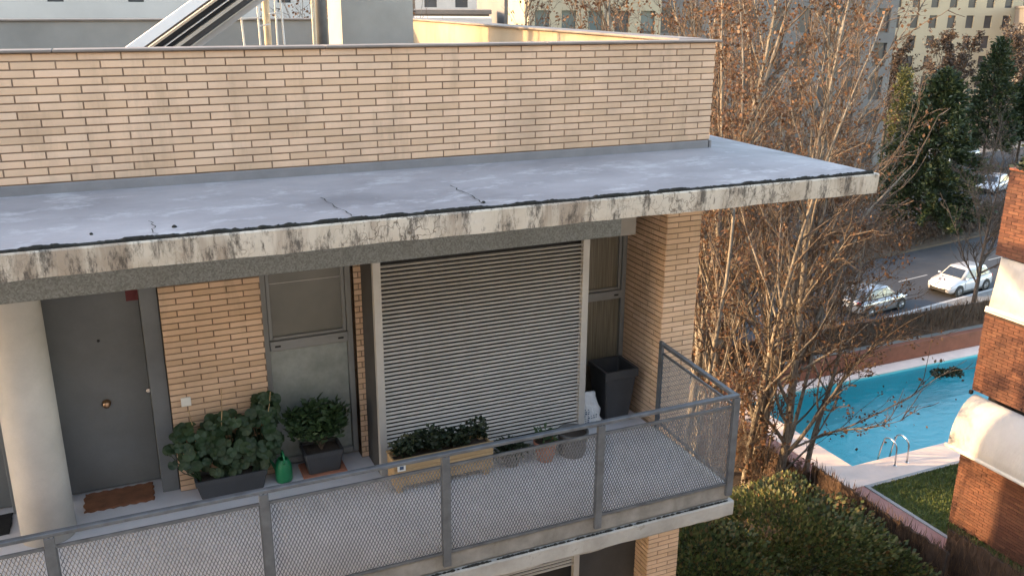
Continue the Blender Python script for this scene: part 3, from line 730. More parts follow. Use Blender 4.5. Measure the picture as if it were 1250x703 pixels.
# wooden planter box
t = thing('wooden_planter', (-2.55, 1.24, 0), 'long wooden planter box with low dark plants before the shutter', 'planter')
x0, x1, y0, y1 = -3.07, -2.04, 1.12, 1.36
for k in range(3):
    z0 = .085+k*.088
    bbx('plank', 'planter_wood', t, x0, x1, y0, y0+.02, z0, z0+.085, b=.004); bbx('plank', 'planter_wood', t, x0, x1, y1-.02, y1, z0, z0+.085, b=.004)
    bbx('plank', 'planter_wood', t, x0+.002, x0+.022, y0+.022, y1-.022, z0, z0+.085, b=.004); bbx('plank', 'planter_wood', t, x1-.022, x1-.002, y0+.022, y1-.022, z0, z0+.085, b=.004)
for lx in (x0+.03, x1-.09):
    for ly in (y0+.024, y1-.064): bbx('leg', 'planter_wood', t, lx, lx+.055, ly, ly+.04, .002, .33, b=.004)
bbx('rim', 'planter_wood', t, x0-.01, x1+.01, y0-.012, y0+.03, .352, .368, b=.004); bbx('rim', 'planter_wood', t, x0-.01, x1+.01, y1-.03, y1+.012, .352, .368, b=.004)
box('soil', 'soil', t, x0+.024, x1-.024, y0+.024, y1-.024, .10, .325)
rg = np.random.default_rng(12); P = []; D = []
for k in range(420):
    cx = rg.uniform(x0+.04, x1-.04); hgt = .10+.10*abs(math.sin(cx*5.3))+.05*rg.random(); b = np.array((cx, rg.uniform(y0+.05, y1-.03), .33+hgt*rg.uniform(.2, 1)))
    for j in range(5): P.append(b); D.append((rg.normal(), rg.normal(), .6))
leaf_cloud('foliage', P, D, .048, 'leaf_dark', t, 4, .7)
p = on_y(490, 568, 1.105); bbx('plant_tag', 'white_plastic', t, p.x-.04, p.x+.04, 1.098, 1.106, p.z-.06, p.z+.055, b=.001)
box('plant_tag_print', 'print_ink', t, p.x-.02, p.x+.02, 1.0955, 1.0972, p.z-.04, p.z-.005)
# pots
def round_pot(name, label, cx, cy, r, h, mat, leaf, nl, ls, lh, taper=.68, rim=.03, seed=1, spread=1.0, cat='plant'):
    t = thing(name, (cx, cy, 0), label, cat)
    MB().lathe((cx, cy, 0), [(r*taper, .003), (r*(taper+.6*(1-taper)), h*.55), (r*.96, h-rim-.002), (r*1.02, h-rim), (r*1.02, h), (r*.92, h), (r*.9, h-.04)], 24).build('pot', mat, t, True)
    m = MB(); m.add([(cx+r*.9*math.cos(a), cy+r*.9*math.sin(a), h-.03) for a in np.arange(16)*math.pi/8], [tuple(range(16))]); m.build('soil', 'soil', t)
    if nl:
        rg = np.random.default_rng(seed); P = []; D = []
        for k in range(nl):
            a = rg.uniform(0, 6.28); e = rg.random()**.6*spread; P.append((cx+r*e*math.cos(a), cy+r*e*math.sin(a), h-.02+lh*rg.random()*(1.15-.5*e))); D.append((math.cos(a)*e, math.sin(a)*e, rg.uniform(.1, 1)))
        leaf_cloud('foliage', P, D, ls, leaf, t, seed, .5)
    return t
round_pot('potted_plant', 'small dark pot with dark trailing plant between wooden planter and terracotta pot', -1.79, 1.24, .115, .17, 'plastic_grey', 'leaf_dark', 260, .06, .13, seed=2, spread=1.35)
round_pot('potted_plant', 'small terracotta pot with a sprig of light green plant', -1.42, 1.20, .125, .22, 'terracotta', 'leaf_shrub', 70, .07, .16, seed=3, spread=.8)
round_pot('planter_tub', 'wide round grey tub standing right of the terracotta pot', -1.10, 1.20, .165, .27, 'plastic_grey', 'leaf_dark', 0, .05, .05, taper=.8, cat='planter')
t = thing('tall_planter', (-.25, 1.86, 0), 'tall square empty charcoal planter in the corner by the brick pier', 'planter')
trough(t, -.25, 1.86, .205, .205, .63, 'plastic_dark', .72, .02, .02, name='pot')
bbx('rim', 'plastic_dark', t, -.462, -.038, 1.648, 1.652, .53, .63, b=.001)
# white sack of potting soil
t = thing('soil_sack', (-.66, 1.72, 0), 'crumpled white sack with dark print beside the tall charcoal planter', 'sack')
rr = random.Random(5); rings = []
for h, wx, wy in ((.004, .12, .07), (.03, .15, .095), (.08, .16, .105), (.14, .15, .095), (.20, .155, .09), (.26, .135, .075), (.31, .125, .055), (.35, .105, .035), (.385, .10, .020), (.41, .11, .010)):
    rings.append([(-.66+wx*math.copysign(abs(math.cos(a))**.75, math.cos(a))*(1+.10*math.sin(a*5+h*40)+rr.uniform(-.06, .06)), 1.70+wy*math.copysign(abs(math.sin(a))**.8, math.sin(a))*(1+.14*math.sin(a*7+h*33)+rr.uniform(-.08, .08))+.05*h, h+.012*math.sin(a*3)*(h > .3)) for a in np.arange(26)*2*math.pi/26])
MB().loft(rings).build('body', 'sack_white', t, True)
m = MB()
for k in range(7):
    z = .10+k*.026
    for j in range(rr.randint(2, 5)):
        xx = -.74+j*.034+rr.uniform(-.006, .006); yy = 1.70-.112+.5*abs(xx+.66)**1.6; m.box(xx, xx+rr.uniform(.008, .024), yy-.004, yy, z, z+rr.uniform(.006, .016))
m.build('print', 'print_ink', t)
# ------------------------------------------------------------------ roof equipment
t = thing('solar_collector', (-4.2, 6, 3.15), 'row of tilted solar collectors with pale aluminium frames on the roof', 'solar panel')
def slope(name, mat, dx0, dx1, y0, y1):      # a board rising to the right, seen on edge; dx measured along x at z = 4.08
    m = MB(); v = []
    for y in (y0, y1):
        for dx, s_ in ((dx0, -1.1), (dx1, -1.1), (dx1, 1.6), (dx0, 1.6)): v.append((-4.93+dx+.826*s_, y, 4.08+.563*s_))
    m.add(v, [(0, 1, 2, 3), (4, 7, 6, 5), (0, 4, 5, 1), (1, 5, 6, 2), (2, 6, 7, 3), (3, 7, 4, 0)]); return m.build(name, mat, t)
slope('side_rail', 'white_metal', .0, .17, 4.00, 4.10)
for x0, x1, nm, mt, y0 in ((.172, .24, 'panel', 'glass_collector', 4.30), (.242, .285, 'frame', 'alu_light', 4.16), (.287, .39, 'panel', 'glass_collector', 4.30), (.392, .41, 'frame', 'white_metal', 4.2), (.412, .49, 'panel', 'glass_collector', 4.3), (.492, .55, 'frame', 'alu_light', 4.16), (.552, .66, 'panel', 'plastic_grey', 4.26), (.662, .68, 'frame', 'alu_light', 4.2), (.682, .80, 'panel', 'render_grey', 4.3)):
    slope(nm, mt, x0, x1, y0, 5.4)
for x in (-5.3, -4.3): MB().tube([(x, 4.7, 3.2), (x, 4.7, 3.2+.563*(x+5.85)/.826+.05)], .03, 8).build('strut', 'alu_light', t)
t = thing('antenna_mast', (-3.22, 5.6, 3.15), 'cream lattice antenna mast with stays and rungs on the roof', 'antenna')
MB().tube([(-3.22, 5.6, 3.16), (-3.23, 5.6, 7.0)], .045, 12).build('mast', 'mast_paint', t, True)
for dx, lean in ((-.28, -.14), (-.11, -.03), (.09, .02), (.20, -.10)): MB().tube([(-3.22+dx, 5.5, 3.16), (-3.22+dx+lean, 5.5, 7.0)], .011, 6).build('stay', 'white_metal', t)
for z, xa, xb in ((4.32, -.36, -.12), (4.24, -.11, .02), (4.38, .02, .16), (4.8, -.35, -.12), (5.2, -.12, .05)): MB().tube([(-3.22+xa, 5.5, z), (-3.22+xb, 5.5, z+.02)], .010, 6).build('rung', 'white_metal', t)
# ------------------------------------------------------------------ pool things
t = thing('pool_ladder', (13.1, 9.1, Z_POOL), 'polished steel pool ladder with two curved handrails', 'ladder')
for k, x in enumerate((12.90, 13.33)):
    pts = [(x, 9.08, Z_POOL-.02), (x, 9.09, Z_POOL+.42)]
    for i in range(9): a = math.pi*i/10; pts.append((x-.012*i*0, 9.33-.24*math.cos(a), Z_POOL+.46+.22*math.sin(a)))
    pts += [(x, 9.60, Z_POOL+.30), (x, 9.66, Z_POOL-.1), (x, 9.66, Z_POOL-.9)]
    MB().tube(pts, .022, 10).build('handrail', 'stainless', t, True)
    MB().lathe((x, 9.08, Z_POOL), [(.05, .001), (.05, .012), (.03, .02)], 14).build('base_flange', 'stainless', t)
for k in range(3): MB().bbox(12.92, 13.31, 9.63, 9.70, Z_POOL-.3-k*.25, Z_POOL-.27-k*.25, b=.006).build('step', 'stainless', t)
P = []; D = []; rg = np.random.default_rng(77)
p0 = on_z(1156, 455, Z_POOL-.09)
for k in range(500):
    a = rg.uniform(0, 6.28); e = rg.random()**.5; P.append((p0.x+.62*e*math.cos(a), p0.y+.30*e*math.sin(a)+.1*math.cos(a*3)*e, Z_POOL-.095+.02*rg.random())); D.append((rg.normal(), rg.normal(), .1))
g = leaf_cloud('floating_leaves', P, D, .12, 'leaf_dark', None, 7, .8); tag(g, 'dark clump of wet leaves floating in the pool', 'leaves', kind='stuff')
P = []; D = []
for k in range(14): P.append((rg.uniform(12, 20), rg.uniform(9.7, 13.6), Z_POOL-.094)); D.append((rg.normal(), rg.normal(), .05))
g = leaf_cloud('scattered_leaves', P, D, .10, 'leaf_brown', None, 8, .8); tag(g, 'few single brown leaves floating on the pool water', 'leaves', kind='stuff')
# ------------------------------------------------------------------ fences of dry heather
def heather_fence(name, label, P0, P1, z0, z1, seed, group, posts=2.0, twigs=2600, rust=True, n_side=1):
    P0 = Vector(P0); P1 = Vector(P1); a = (P1-P0); L = a.length; a.normalize(); nn = Vector((a.y, -a.x, 0))
    t = thing(name, ((P0.x+P1.x)/2, (P0.y+P1.y)/2, z0), label, 'fence', group)
    m = MB(); k = max(2, int(L/.12)); rings = []; rr = random.Random(seed)
    for i in range(k+1):
        p = P0+a*(L*i/k); top = z1+rr.uniform(-.05, .02); w_ = .03+rr.uniform(-.008, .008)
        rings.append([(*(p-nn*w_).xy, z0), (*(p+nn*w_).xy, z0), (*(p+nn*w_).xy, top), (*(p-nn*w_).xy, top)])
    m.loft(rings).build('matting', 'heather', t)
    rg = np.random.default_rng(seed); s_ = rg.uniform(0, L, twigs); sd = rg.choice([-1, 1], twigs); zz = rg.uniform(z0, z1-.1, twigs)
    off = sd*rg.uniform(.03, .05, twigs)
    P = np.c_[P0.x+a.x*s_+nn.x*off, P0.y+a.y*s_+nn.y*off, zz]
    leaf_cloud('twigs', P, np.tile((0, 0, 1.), (twigs, 1)), .34, 'heather_twig', t, seed, .045, jitter=.16)
    x = 0
    while x < L+.01:
        p = P0+a*x-nn*.07; MB().tube([(p.x, p.y, z0-.05), (p.x, p.y, z1+.06)], .022, 8).build('post', 'bark_dark', t); x += posts
    return t
G = 'heather fences'
heather_fence('heather_fence', 'dark heather fence along the red path beside the lawn', (10.15, 5.0, 0), (10.15, 9.2, 0), Z_GARD, -6.62, 1, G)
heather_fence('heather_fence', 'dark heather fence behind the bare trees by the pool corner', (9.3, 9.25, 0), (10.1, 9.22, 0), Z_GARD, -6.8, 2, G, twigs=600)
heather_fence('heather_fence', 'dark heather fence along the path left of the pool', (10.12, 9.3, 0), (10.12, 15.6, 0), Z_GARD, -6.95, 3, G)
heather_fence('heather_fence', 'sunlit ragged heather fence with dry stems below the neighbouring brick block', (10.62, -2.5, 0), (10.62, 5.45, 0), Z_GARD, -6.38, 4, G, twigs=5000)
heather_fence('heather_fence', 'dark heather fence on the red wall behind the pool', (10.3, 15.0, 0), (30, 15.0, 0), -6.62, -5.72, 5, G, twigs=6000)
o = MB().bbox(10.9, 30, 14.52, 14.75, -7.55, -6.62, b=.02).build('low_wall', 'brick_band', None); tag(o, 'low red brick wall along the far side of the pool', 'wall')
o = MB().bbox(10.9, 30, 14.76, 15.2, -13.3, -6.63, b=.01).build('retaining_wall', 'concrete_wall', None); tag(o, 'tall concrete retaining wall carrying the fence above the avenue', 'wall')
o = MB().bbox(9.85, 10.08, -4, 9.15, -8.1, -7.72, b=.02).build('garden_kerb', 'kerb_concrete', None, kind='structure')
# dry climber stems on the sunlit fence
t = thing('dry_climber', (10.5, 4.2, Z_GARD), 'pale dry climber stems sprawling over the sunlit heather fence', 'plant')
rr = random.Random(17); m = MB()
for k in range(26):
    p = Vector((10.52, rr.uniform(1.5, 5.2), rr.uniform(-7.9, -7.0))); pts = [p]
    for i in range(6): p = p+Vector((rr.uniform(-.06, .03), rr.uniform(-.22, .22), rr.uniform(-.02, .14))); p.x = min(p.x, 10.55); pts.append(p)
    m.tube(pts, [.014, .012, .010, .009, .007, .006, .004], 5)
m.build('stems', 'bark_pale', t)
# ------------------------------------------------------------------ neighbouring brick block with awnings
NX, NY = 12.0, 6.55
Nb = thing('brick_block', (16, 0, Z_POOL), 'neighbouring red brick block with pale awnings between brick balcony bands', 'building')
box('wall', 'dark_plaster', Nb, NX+.9, 24, -14, NY-.02, Z_POOL, 1.0)
def red_band(z0, z1, seed):
    h = .072; L = .25; m = MB(); rr = random.Random(seed)
    b = box('brick_band', 'mortar_red', Nb, NX+.012, NX+.25, -14, NY, z0, z1)
    for i in range(int((z1-z0)/h)):
        z = z0+i*h; s0 = -.125*(i % 2)
        y = NY
        for k in range(30):
            ya = NY-s0-k*L; yb = ya-L+.011; ya = min(ya, NY+.006)
            if ya-yb < .03 or ya < 0: continue
            q = rr.uniform(-.004, .004); m.box(NX+q, NX+.03, yb, ya, z+.004, z+h-.007)
        for k in range(7): m.box(NX+.004+k*L+s0*-1*0, NX+k*L+L-.011, NY-.02, NY+.008+rr.uniform(-.003, .003), z+.004, z+h-.007) if k else None
    m.build('brickwork', 'brick_red', b, kind='stuff'); return b
red_band(-.62, 1.22, 1); red_band(-3.78, -1.92, 2); red_band(Z_POOL, -5.25, 3)
for z0, z1 in ((-1.915, -.625), (-5.245, -3.785)):
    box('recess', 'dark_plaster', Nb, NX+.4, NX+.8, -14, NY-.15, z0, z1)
for z in (1.225, -1.915): bbx('band_cap', 'white_metal' if z < 0 else 'brick_band', Nb, NX-.02, NX+.27, -14, NY+.02, z, z+.045, b=.008)
# upper awning: dropped almost vertically; lower awning: curved out
a1 = MB(); rings = []
for i in range(9):
    y = NY-.10-i*1.2; rings.append([(NX+.06, y, -.66), (NX+.05, y, -.9), (NX+.0, y, -1.3), (NX-.06, y, -1.78), (NX-.05, y, -1.785), (NX+.012, y, -1.3), (NX+.062, y, -.9), (NX+.072, y, -.66)])
aw = a1.loft(rings).build('awning', 'awning_fabric', Nb, True)
MB().tube([(NX-.07, NY-.06, -1.80), (NX-.07, -4, -1.80)], .045, 10).build('front_bar', 'white_metal', aw, True)
rings = []
for i in range(9):
    y = NY-.12-i*1.2; r_ = []
    for k in range(9): t_ = k/8*math.pi/2; r_.append((NX-.02-.62*math.sin(t_)**1.1, y, -3.84-1.12*(1-math.cos(t_))))
    r2 = [(x+.012, y_, z-.012) for x, y_, z in r_][::-1]; rings.append(r_+r2)
aw2 = MB().loft(rings).build('awning', 'awning_fabric', Nb, True)
MB().tube([(NX-.645, NY-.06, -4.98), (NX-.645, -4, -4.98)], .045, 10).build('front_bar', 'white_metal', aw2, True)
for y in (NY-.16, ): MB().tube([(NX-.02, y, -3.9), (NX-.3, y, -4.5), (NX-.62, y, -4.96)], .018, 8).build('arm', 'white_metal', aw2)
MB().bbox(NX-.05, NX+.02, NY-.04, NY+.03, -3.88, -3.79, b=.006).build('bracket', 'black', aw2)
# planting on top of the upper band
rg = np.random.default_rng(41); P = []; D = []
for k in range(900): P.append((NX+.15+rg.normal(0, .10), NY-.15-abs(rg.normal(0, .5)), 1.27+abs(rg.normal(0, .16)))); D.append((rg.normal(), rg.normal(), .3))
t = thing('balcony_plant', (NX+.15, NY-.4, 1.27), 'green plant spilling over the top of the neighbouring brick balcony', 'plant'); leaf_cloud('foliage', P, D, .10, 'leaf_dark', t, 9, .6)
bbx('box', 'plastic_dark', t, NX+.02, NX+.24, NY-1.0, NY-.1, 1.272, 1.36, b=.01)
# ------------------------------------------------------------------ trees
def perp(d, rr):
    a = d.orthogonal().normalized(); b = d.cross(a); t = rr.uniform(0, 6.283); return a*math.cos(t)+b*math.sin(t)
def branch_path(p, d, L, k, rr, wob, upw):
    pts = [p.copy()]; d = d.copy(); s_ = L/k
    for i in range(k):
        d = (d+Vector((rr.gauss(0, wob), rr.gauss(0, wob), rr.gauss(0, wob)+upw))).normalized(); p = p+d*s_; pts.append(p.copy())
    return pts
def bare_tree(base, H, r0, seed, label, group, leaves=2600, nb=30, spread=.5, lean=(0, 0), start=.1, leaf_mat='leaf_brown', barkm='bark_pale', twigm='bark_twig', ls=.085, l2=7, l3=3, stems=1, name='bare_tree', cat='tree', blen=.30, zmax=99):
    rr = random.Random(seed); base = Vector(base); t = thing(name, base, label, cat, group)
    T = MB(); W = MB(); P = []; D = []
    for s_ in range(stems):
        b = base+Vector((rr.uniform(-.15, .15), rr.uniform(-.15, .15), -.05))*(1 if s_ else 0)
        Hs = H*(1 if s_ == 0 else rr.uniform(.55, .9)); d0 = Vector((lean[0]+(rr.uniform(-.22, .22) if s_ else 0), lean[1]+(rr.uniform(-.22, .22) if s_ else 0), 1)).normalized()
        tr = branch_path(b, d0, Hs, 18, rr, .035, .03); rs = r0*(1 if s_ == 0 else .55)
        rad = [max(.012, rs*(1-.93*(i/18)**.85)) for i in range(19)]; T.tube(tr, rad, 10 if s_ == 0 else 7)
        n1 = int(nb*(1 if s_ == 0 else .45))
        for i in range(n1):
            u_ = start+(1-start)*((i+rr.random())/n1)**.9; f = u_*18; k = min(17, int(f)); p = tr[k].lerp(tr[k+1], f-k); rk = rad[k]
            d = (tr[k+1]-tr[k]).normalized(); sd = perp(d, rr); dd = (d*(1.05-.35*rr.random())+sd*spread*rr.uniform(.7, 1.5)).normalized()
            L1 = H*blen*(1.08-.75*u_)*rr.uniform(.6, 1.25); q = branch_path(p, dd, L1, 6, rr, .11, .09); r1 = min(rk*.55, .012+.014*L1)
            (T if r1 > .03 else W).tube(q, [r1*(1-.85*j/6) for j in range(7)], 5, False)
            n2 = max(2, int(l2*rr.uniform(.7, 1.3)*min(1.4, L1/1.8)))
            for j in range(n2):
                f2 = (.15+.85*rr.random())*6; k2 = min(5, int(f2)); p2 = q[k2].lerp(q[k2+1], f2-k2); d2 = ((q[k2+1]-q[k2]).normalized()+perp(dd, rr)*rr.uniform(.35, .9)).normalized()
                L2 = L1*rr.uniform(.18, .45); q2 = branch_path(p2, d2, L2, 4, rr, .16, .07); r2 = max(.0045, r1*.38); W.tube(q2, [r2*(1-.7*j2/4) for j2 in range(5)], 3, False)
                P.append(q2[-1]); D.append(d2); P.append(q2[2]); D.append(d2)
                for j3 in range(int(l3*rr.uniform(.5, 1.5))):
                    k3 = rr.randint(0, 3); p3 = q2[k3].lerp(q2[k3+1], rr.random()); d3 = ((q2[k3+1]-q2[k3]).normalized()+perp(d2, rr)*rr.uniform(.4, 1.0)).normalized()
                    L3 = rr.uniform(.15, .45)*min(1, L2/.6+.3); q3 = branch_path(p3, d3, L3, 2, rr, .2, .05); W.tube(q3, [r2*.7, r2*.55, r2*.35], 3, False)
                    P.append(q3[1]); D.append(d3); P.append(q3[2]); D.append(d3)
    T.build('trunk', barkm, t, True); W.build('branches', twigm, t, True, kind='stuff')
    if leaves:
        rg = np.random.default_rng(seed); P = np.array([tuple(x) for x in P]); D = np.array([tuple(x) for x in D]); leaves = int(leaves*1.0)//4*4; ix = np.repeat(rg.integers(0, len(P), leaves//4), 4)
        leaf_cloud('leaves', P[ix]+rg.normal(0, .07, (leaves, 3)), D[ix]*.4+np.array((0, 0, -.45)), ls, leaf_mat, t, seed, .72, jitter=.55)
    return t
G = 'bare poplars with brown leaves between the block and the pool'
bare_tree((9.15, 10.35, Z_GARD), 17, .19, 101, 'thickest pale poplar trunk rising just right of the balcony corner', G, 3600, 40, .42, (.035, .0), .07, stems=3)
bare_tree((8.35, 10.9, Z_GARD), 15, .11, 102, 'slim poplar close left of the thickest pale trunk', G, 2600, 26, .40, (-.02, .02), .12)
bare_tree((9.75, 10.0, Z_GARD), 14.5, .13, 103, 'leaning poplar close right of the thickest pale trunk', G, 2800, 32, .5, (.09, .03), .06, stems=2)
bare_tree((6.5, 9.3, Z_GARD), 13.5, .08, 109, 'slimmest poplar half hidden behind the brick pier', G, 2600, 28, .42, (0, 0), .1, blen=.22)
bare_tree((10.35, 9.75, Z_GARD), 8.5, .09, 104, 'low spreading poplar leaning over the pool corner', G, 1100, 22, .75, (.12, .02), .2, blen=.36)
bare_tree((8.6, 12.6, Z_GARD), 16.5, .14, 105, 'poplar standing behind the slim one beside the balcony corner', G, 3000, 30, .42, (.0, .0), .12)
bare_tree((9.6, 13.4, Z_GARD), 17, .16, 106, 'tall poplar behind the thickest trunk, left of the pool', G, 3200, 32, .45, (.03, .0), .12, stems=2)
bare_tree((7.0, 13.6, Z_GARD), 16, .14, 107, 'poplar rising behind the right end of the brick parapet', G, 3000, 30, .4, (.0, .0), .12)
bare_tree((9.9, 15.6, Z_GARD), 16.5, .15, 108, 'poplar behind the far left corner of the pool', G, 3200, 32, .5, (.05, .0), .12, stems=2)
for k, (x, y, H, lab) in enumerate(((8.9, 9.6, 3.6, 'low dry thicket at the foot of the thickest poplar'), (7.9, 10.2, 4.2, 'low dry thicket left of the thickest poplar foot'), (9.2, 11.8, 4.2, 'low dry thicket behind the thickest poplar foot'))):
    bare_tree((x, y, Z_GARD), H, .05, 210+k, lab, 'dry thickets at the poplar feet', 700, 20, .7, (0, 0), .03, stems=5, ls=.09, barkm='bark_twig', blen=.36, name='dry_thicket', cat='shrub')
G2 = 'bare trees along the avenue fence'
for k, (x, y, H, lab) in enumerate(((12.5, 17.4, 21, 'multi stemmed brown tree just beyond the pool fence, left end'), (15.2, 18.3, 20, 'multi stemmed brown tree beyond the middle of the pool fence'), (18.0, 19.2, 17, 'multi stemmed brown tree beyond the right part of the pool fence'), (20.6, 20.4, 12.5, 'low brown tree beyond the fence, in front of the silver car'), (22.5, 24.5, 19.5, 'multi stemmed brown tree farthest right beyond the pool fence'))):
    bare_tree((x, y, Z_STR), H, .15, 120+k, lab, G2, 3400, 40, .5, (.03*(k-1), 0), .18, stems=2, ls=.10)
for k, (x, y, H, lab) in enumerate(((4.6, 22, 21.5, 'brown tree behind the block, seen over the sunlit parapet end'), (8.3, 24, 21, 'brown tree behind the block, in front of the pale facade'), (12.5, 26, 21.5, 'brown tree behind the block, left of the grey facade strips'), (1.5, 27, 19, 'brown tree farthest left over the sunlit parapet'))):
    bare_tree((x, y, Z_STR), H, .16, 140+k, lab, 'brown trees behind the block', 2600, 30, .45, (0, 0), .3, stems=2, ls=.11)
bare_tree((39.4, 28.0, Z_STR), 9.5, .15, 160, 'small bare dark street tree in front of the white car', None, 0, 34, .75, (0, 0), .2, barkm='bark_dark', twigm='bark_dark', name='street_tree', blen=.5, l2=10, l3=6)
# leafy bush in the garden
def bush(name, label, c, e, n_, size, mat, seed, cat='bush', branches=True, flat=.75):
    t = thing(name, (c[0], c[1], c[2]-e[2]), label, cat); rg = np.random.default_rng(seed); q = rg.normal(0, 1, (n_, 3)); q /= np.linalg.norm(q, axis=1)[:, None]
    lump = 1+.16*np.sin(q[:, 0]*7+seed)*np.cos(q[:, 1]*6)+.12*np.sin(q[:, 2]*9+q[:, 0]*5)
    r = rg.uniform(.0, 1, n_)**.28*lump; P = q*r[:, None]
    P = np.sign(P)*np.abs(P)**flat
    P = P*np.array(e)+np.array(c)
    leaf_cloud('foliage', P, q*.6+np.array((0, 0, .2)), size, mat, t, seed, .72, jitter=.9)
    if branches:
        rr = random.Random(seed); m = MB()
        for k in range(14):
            a = rr.uniform(0, 6.28); b = Vector((c[0]+.3*math.cos(a), c[1]+.3*math.sin(a), c[2]-e[2])); m.tube(branch_path(b, Vector((math.cos(a)*.8, math.sin(a)*.8, 1)).normalized(), 1.6*e[2], 5, rr, .1, .05), [.03, .025, .02, .015, .01, .006], 5)
        m.build('stems', 'bark_dark', t)
    return t
bush('leafy_bush', 'large glossy green bush below the balcony corner', (6.9, 6.9, -7.05), (2.5, 2.1, 1.05), 24000, .10, 'leaf_bush', 51)
bush('leafy_bush', 'green bush touching the heather fence, right of the large bush', (8.75, 6.3, -7.35), (1.1, 1.9, .75), 9000, .095, 'leaf_bush', 52)
bush('leafy_bush', 'green bush close under the balcony slab, left of the large bush', (4.6, 6.4, -6.9), (1.7, 2.0, 1.15), 12000, .10, 'leaf_bush', 53)
# conifers on the median and beyond
def conifer(base, H, R, seed, label, group, mat='leaf_conifer', n_=5200, size=.42, shape=.8, trunk=.16, open_=.12):
    t = thing('conifer', base, label, 'tree', group); rg = np.random.default_rng(seed); bx, by, bz = base
    MB().tube([(bx, by, bz-.05), (bx+.05, by, bz+H*.4), (bx, by, bz+H*.96)], [trunk, trunk*.6, .03], 8).build('trunk', 'bark_dark', t, True)
    P = []; D = []; nbr = 120; W = MB()
    for k in range(nbr):
        u_ = (k/nbr); z = bz+H*(open_+(1-open_)*u_); a = k*2.4+rg.normal(0, .2); rad = R*((1-u_)**shape)*rg.uniform(.65, 1.12)+.12
        m_ = max(10, int(n_/nbr*(rad/R+.15)*1.6)); s_ = rg.random(m_)**.6
        W.tube([(bx, by, z), (bx+math.cos(a)*rad*.9, by+math.sin(a)*rad*.9, z+.08*rad)], [.03, .008], 3, False)
        for x in s_:
            P.append((bx+math.cos(a)*rad*x+rg.normal(0, .16), by+math.sin(a)*rad*x+rg.normal(0, .16), z+.25*rad*x*(1-x)-.1*x+rg.normal(0, .16))); D.append((math.cos(a)*.7, math.sin(a)*.7, .35))
    W.build('branches', 'bark_dark', t, kind='stuff'); leaf_cloud('foliage', P, D, size, mat, t, seed, .4, jitter=.5); return t
G = 'conifers on the avenue'
conifer((51.6, 42.8, Z_STR+.1), 12.4, 4.7, 61, 'broad dark conifer with sunlit left tip, largest on the avenue', G, n_=15000, shape=.62, open_=.08)
conifer((80.3, 61.4, Z_STR+.1), 13.6, 3.2, 62, 'tall pointed dark conifer right of the broadest one', G, n_=8000, shape=.6, open_=.16)
conifer((87.5, 62.8, Z_STR+.1), 9.6, 2.6, 63, 'dark conifer at the right edge of the avenue trees', G, n_=7000, shape=.55, open_=.25)
conifer((60.2, 54.6, Z_STR+.1), 11.6, 1.3, 64, 'narrow yellowish cypress left of the broad conifer', G, 'leaf_cypress', 5000, .3, .45, open_=.03)
# dry shrubs on the median
rg = np.random.default_rng(71)
def scrub(name, label, s0, s1, n0, n1, h, n_, seed, mat='leaf_dry'):
    rg = np.random.default_rng(seed); s_ = rg.uniform(s0, s1, n_); q = rg.uniform(n0, n1, n_); hh = h*(.5+.5*np.sin(s_*1.7+q)**2)*rg.random(n_)
    P = np.c_[E1.x*s_+E2.x*q, E1.y*s_+E2.y*q, Z_STR+.12+hh]; g = leaf_cloud(name, P, np.tile((0, 0, .8), (n_, 1)), .42, mat, None, seed, .16, jitter=.6); tag(g, label, 'shrubs', kind='stuff')
scrub('dry_shrubs', 'brown dry shrubs along the median of the avenue', 20, 110, 33.0, 36.3, 2.1, 26000, 72)
scrub('dry_shrubs', 'brown dry shrubs on the verge beyond the second road', 40, 150, 44.3, 48.8, 1.3, 10000, 73)
G = 'dark bare street trees across the avenue'
for k, (s_, n_, H, lab) in enumerate(((88, 62, 12, 'dark bare street tree left of the cypress tip'), (100, 64, 13, 'dark bare street tree behind the broad conifer'), (112, 62, 13, 'dark bare street tree before the cream facade'), (126, 63, 13, 'dark bare street tree at the right before the cream facade'), (76, 62, 12, 'dark bare street tree behind the narrow cypress'), (106, 58, 13, 'dark bare street tree between the two tallest conifers'), (118, 57.5, 12, 'dark bare street tree left of the right edge conifer'), (94, 58, 12.5, 'dark bare street tree just left of the tallest conifer tip'))):
    bare_tree(tuple(st(s_, n_)), H, .2, 180+k, lab, G, 6500, 40, .75, (0, 0), .2, 'leaf_dry', 'bark_dark', 'bark_dark', .22, 7, 3, blen=.42, name='street_tree')
for k, (s_, n_, H, lab) in enumerate(((44, 47, 9, 'thin bare tree on the verge, left of the conifers'), (84, 46.5, 8, 'thin bare tree on the verge, right of the conifers'))):
    bare_tree(tuple(st(s_, n_)), H, .12, 190+k, lab, 'thin bare verge trees', 300, 22, .6, (0, 0), .25, 'leaf_dry', 'bark_dark', 'bark_dark', .14, 6, 3, blen=.36, name='street_tree')
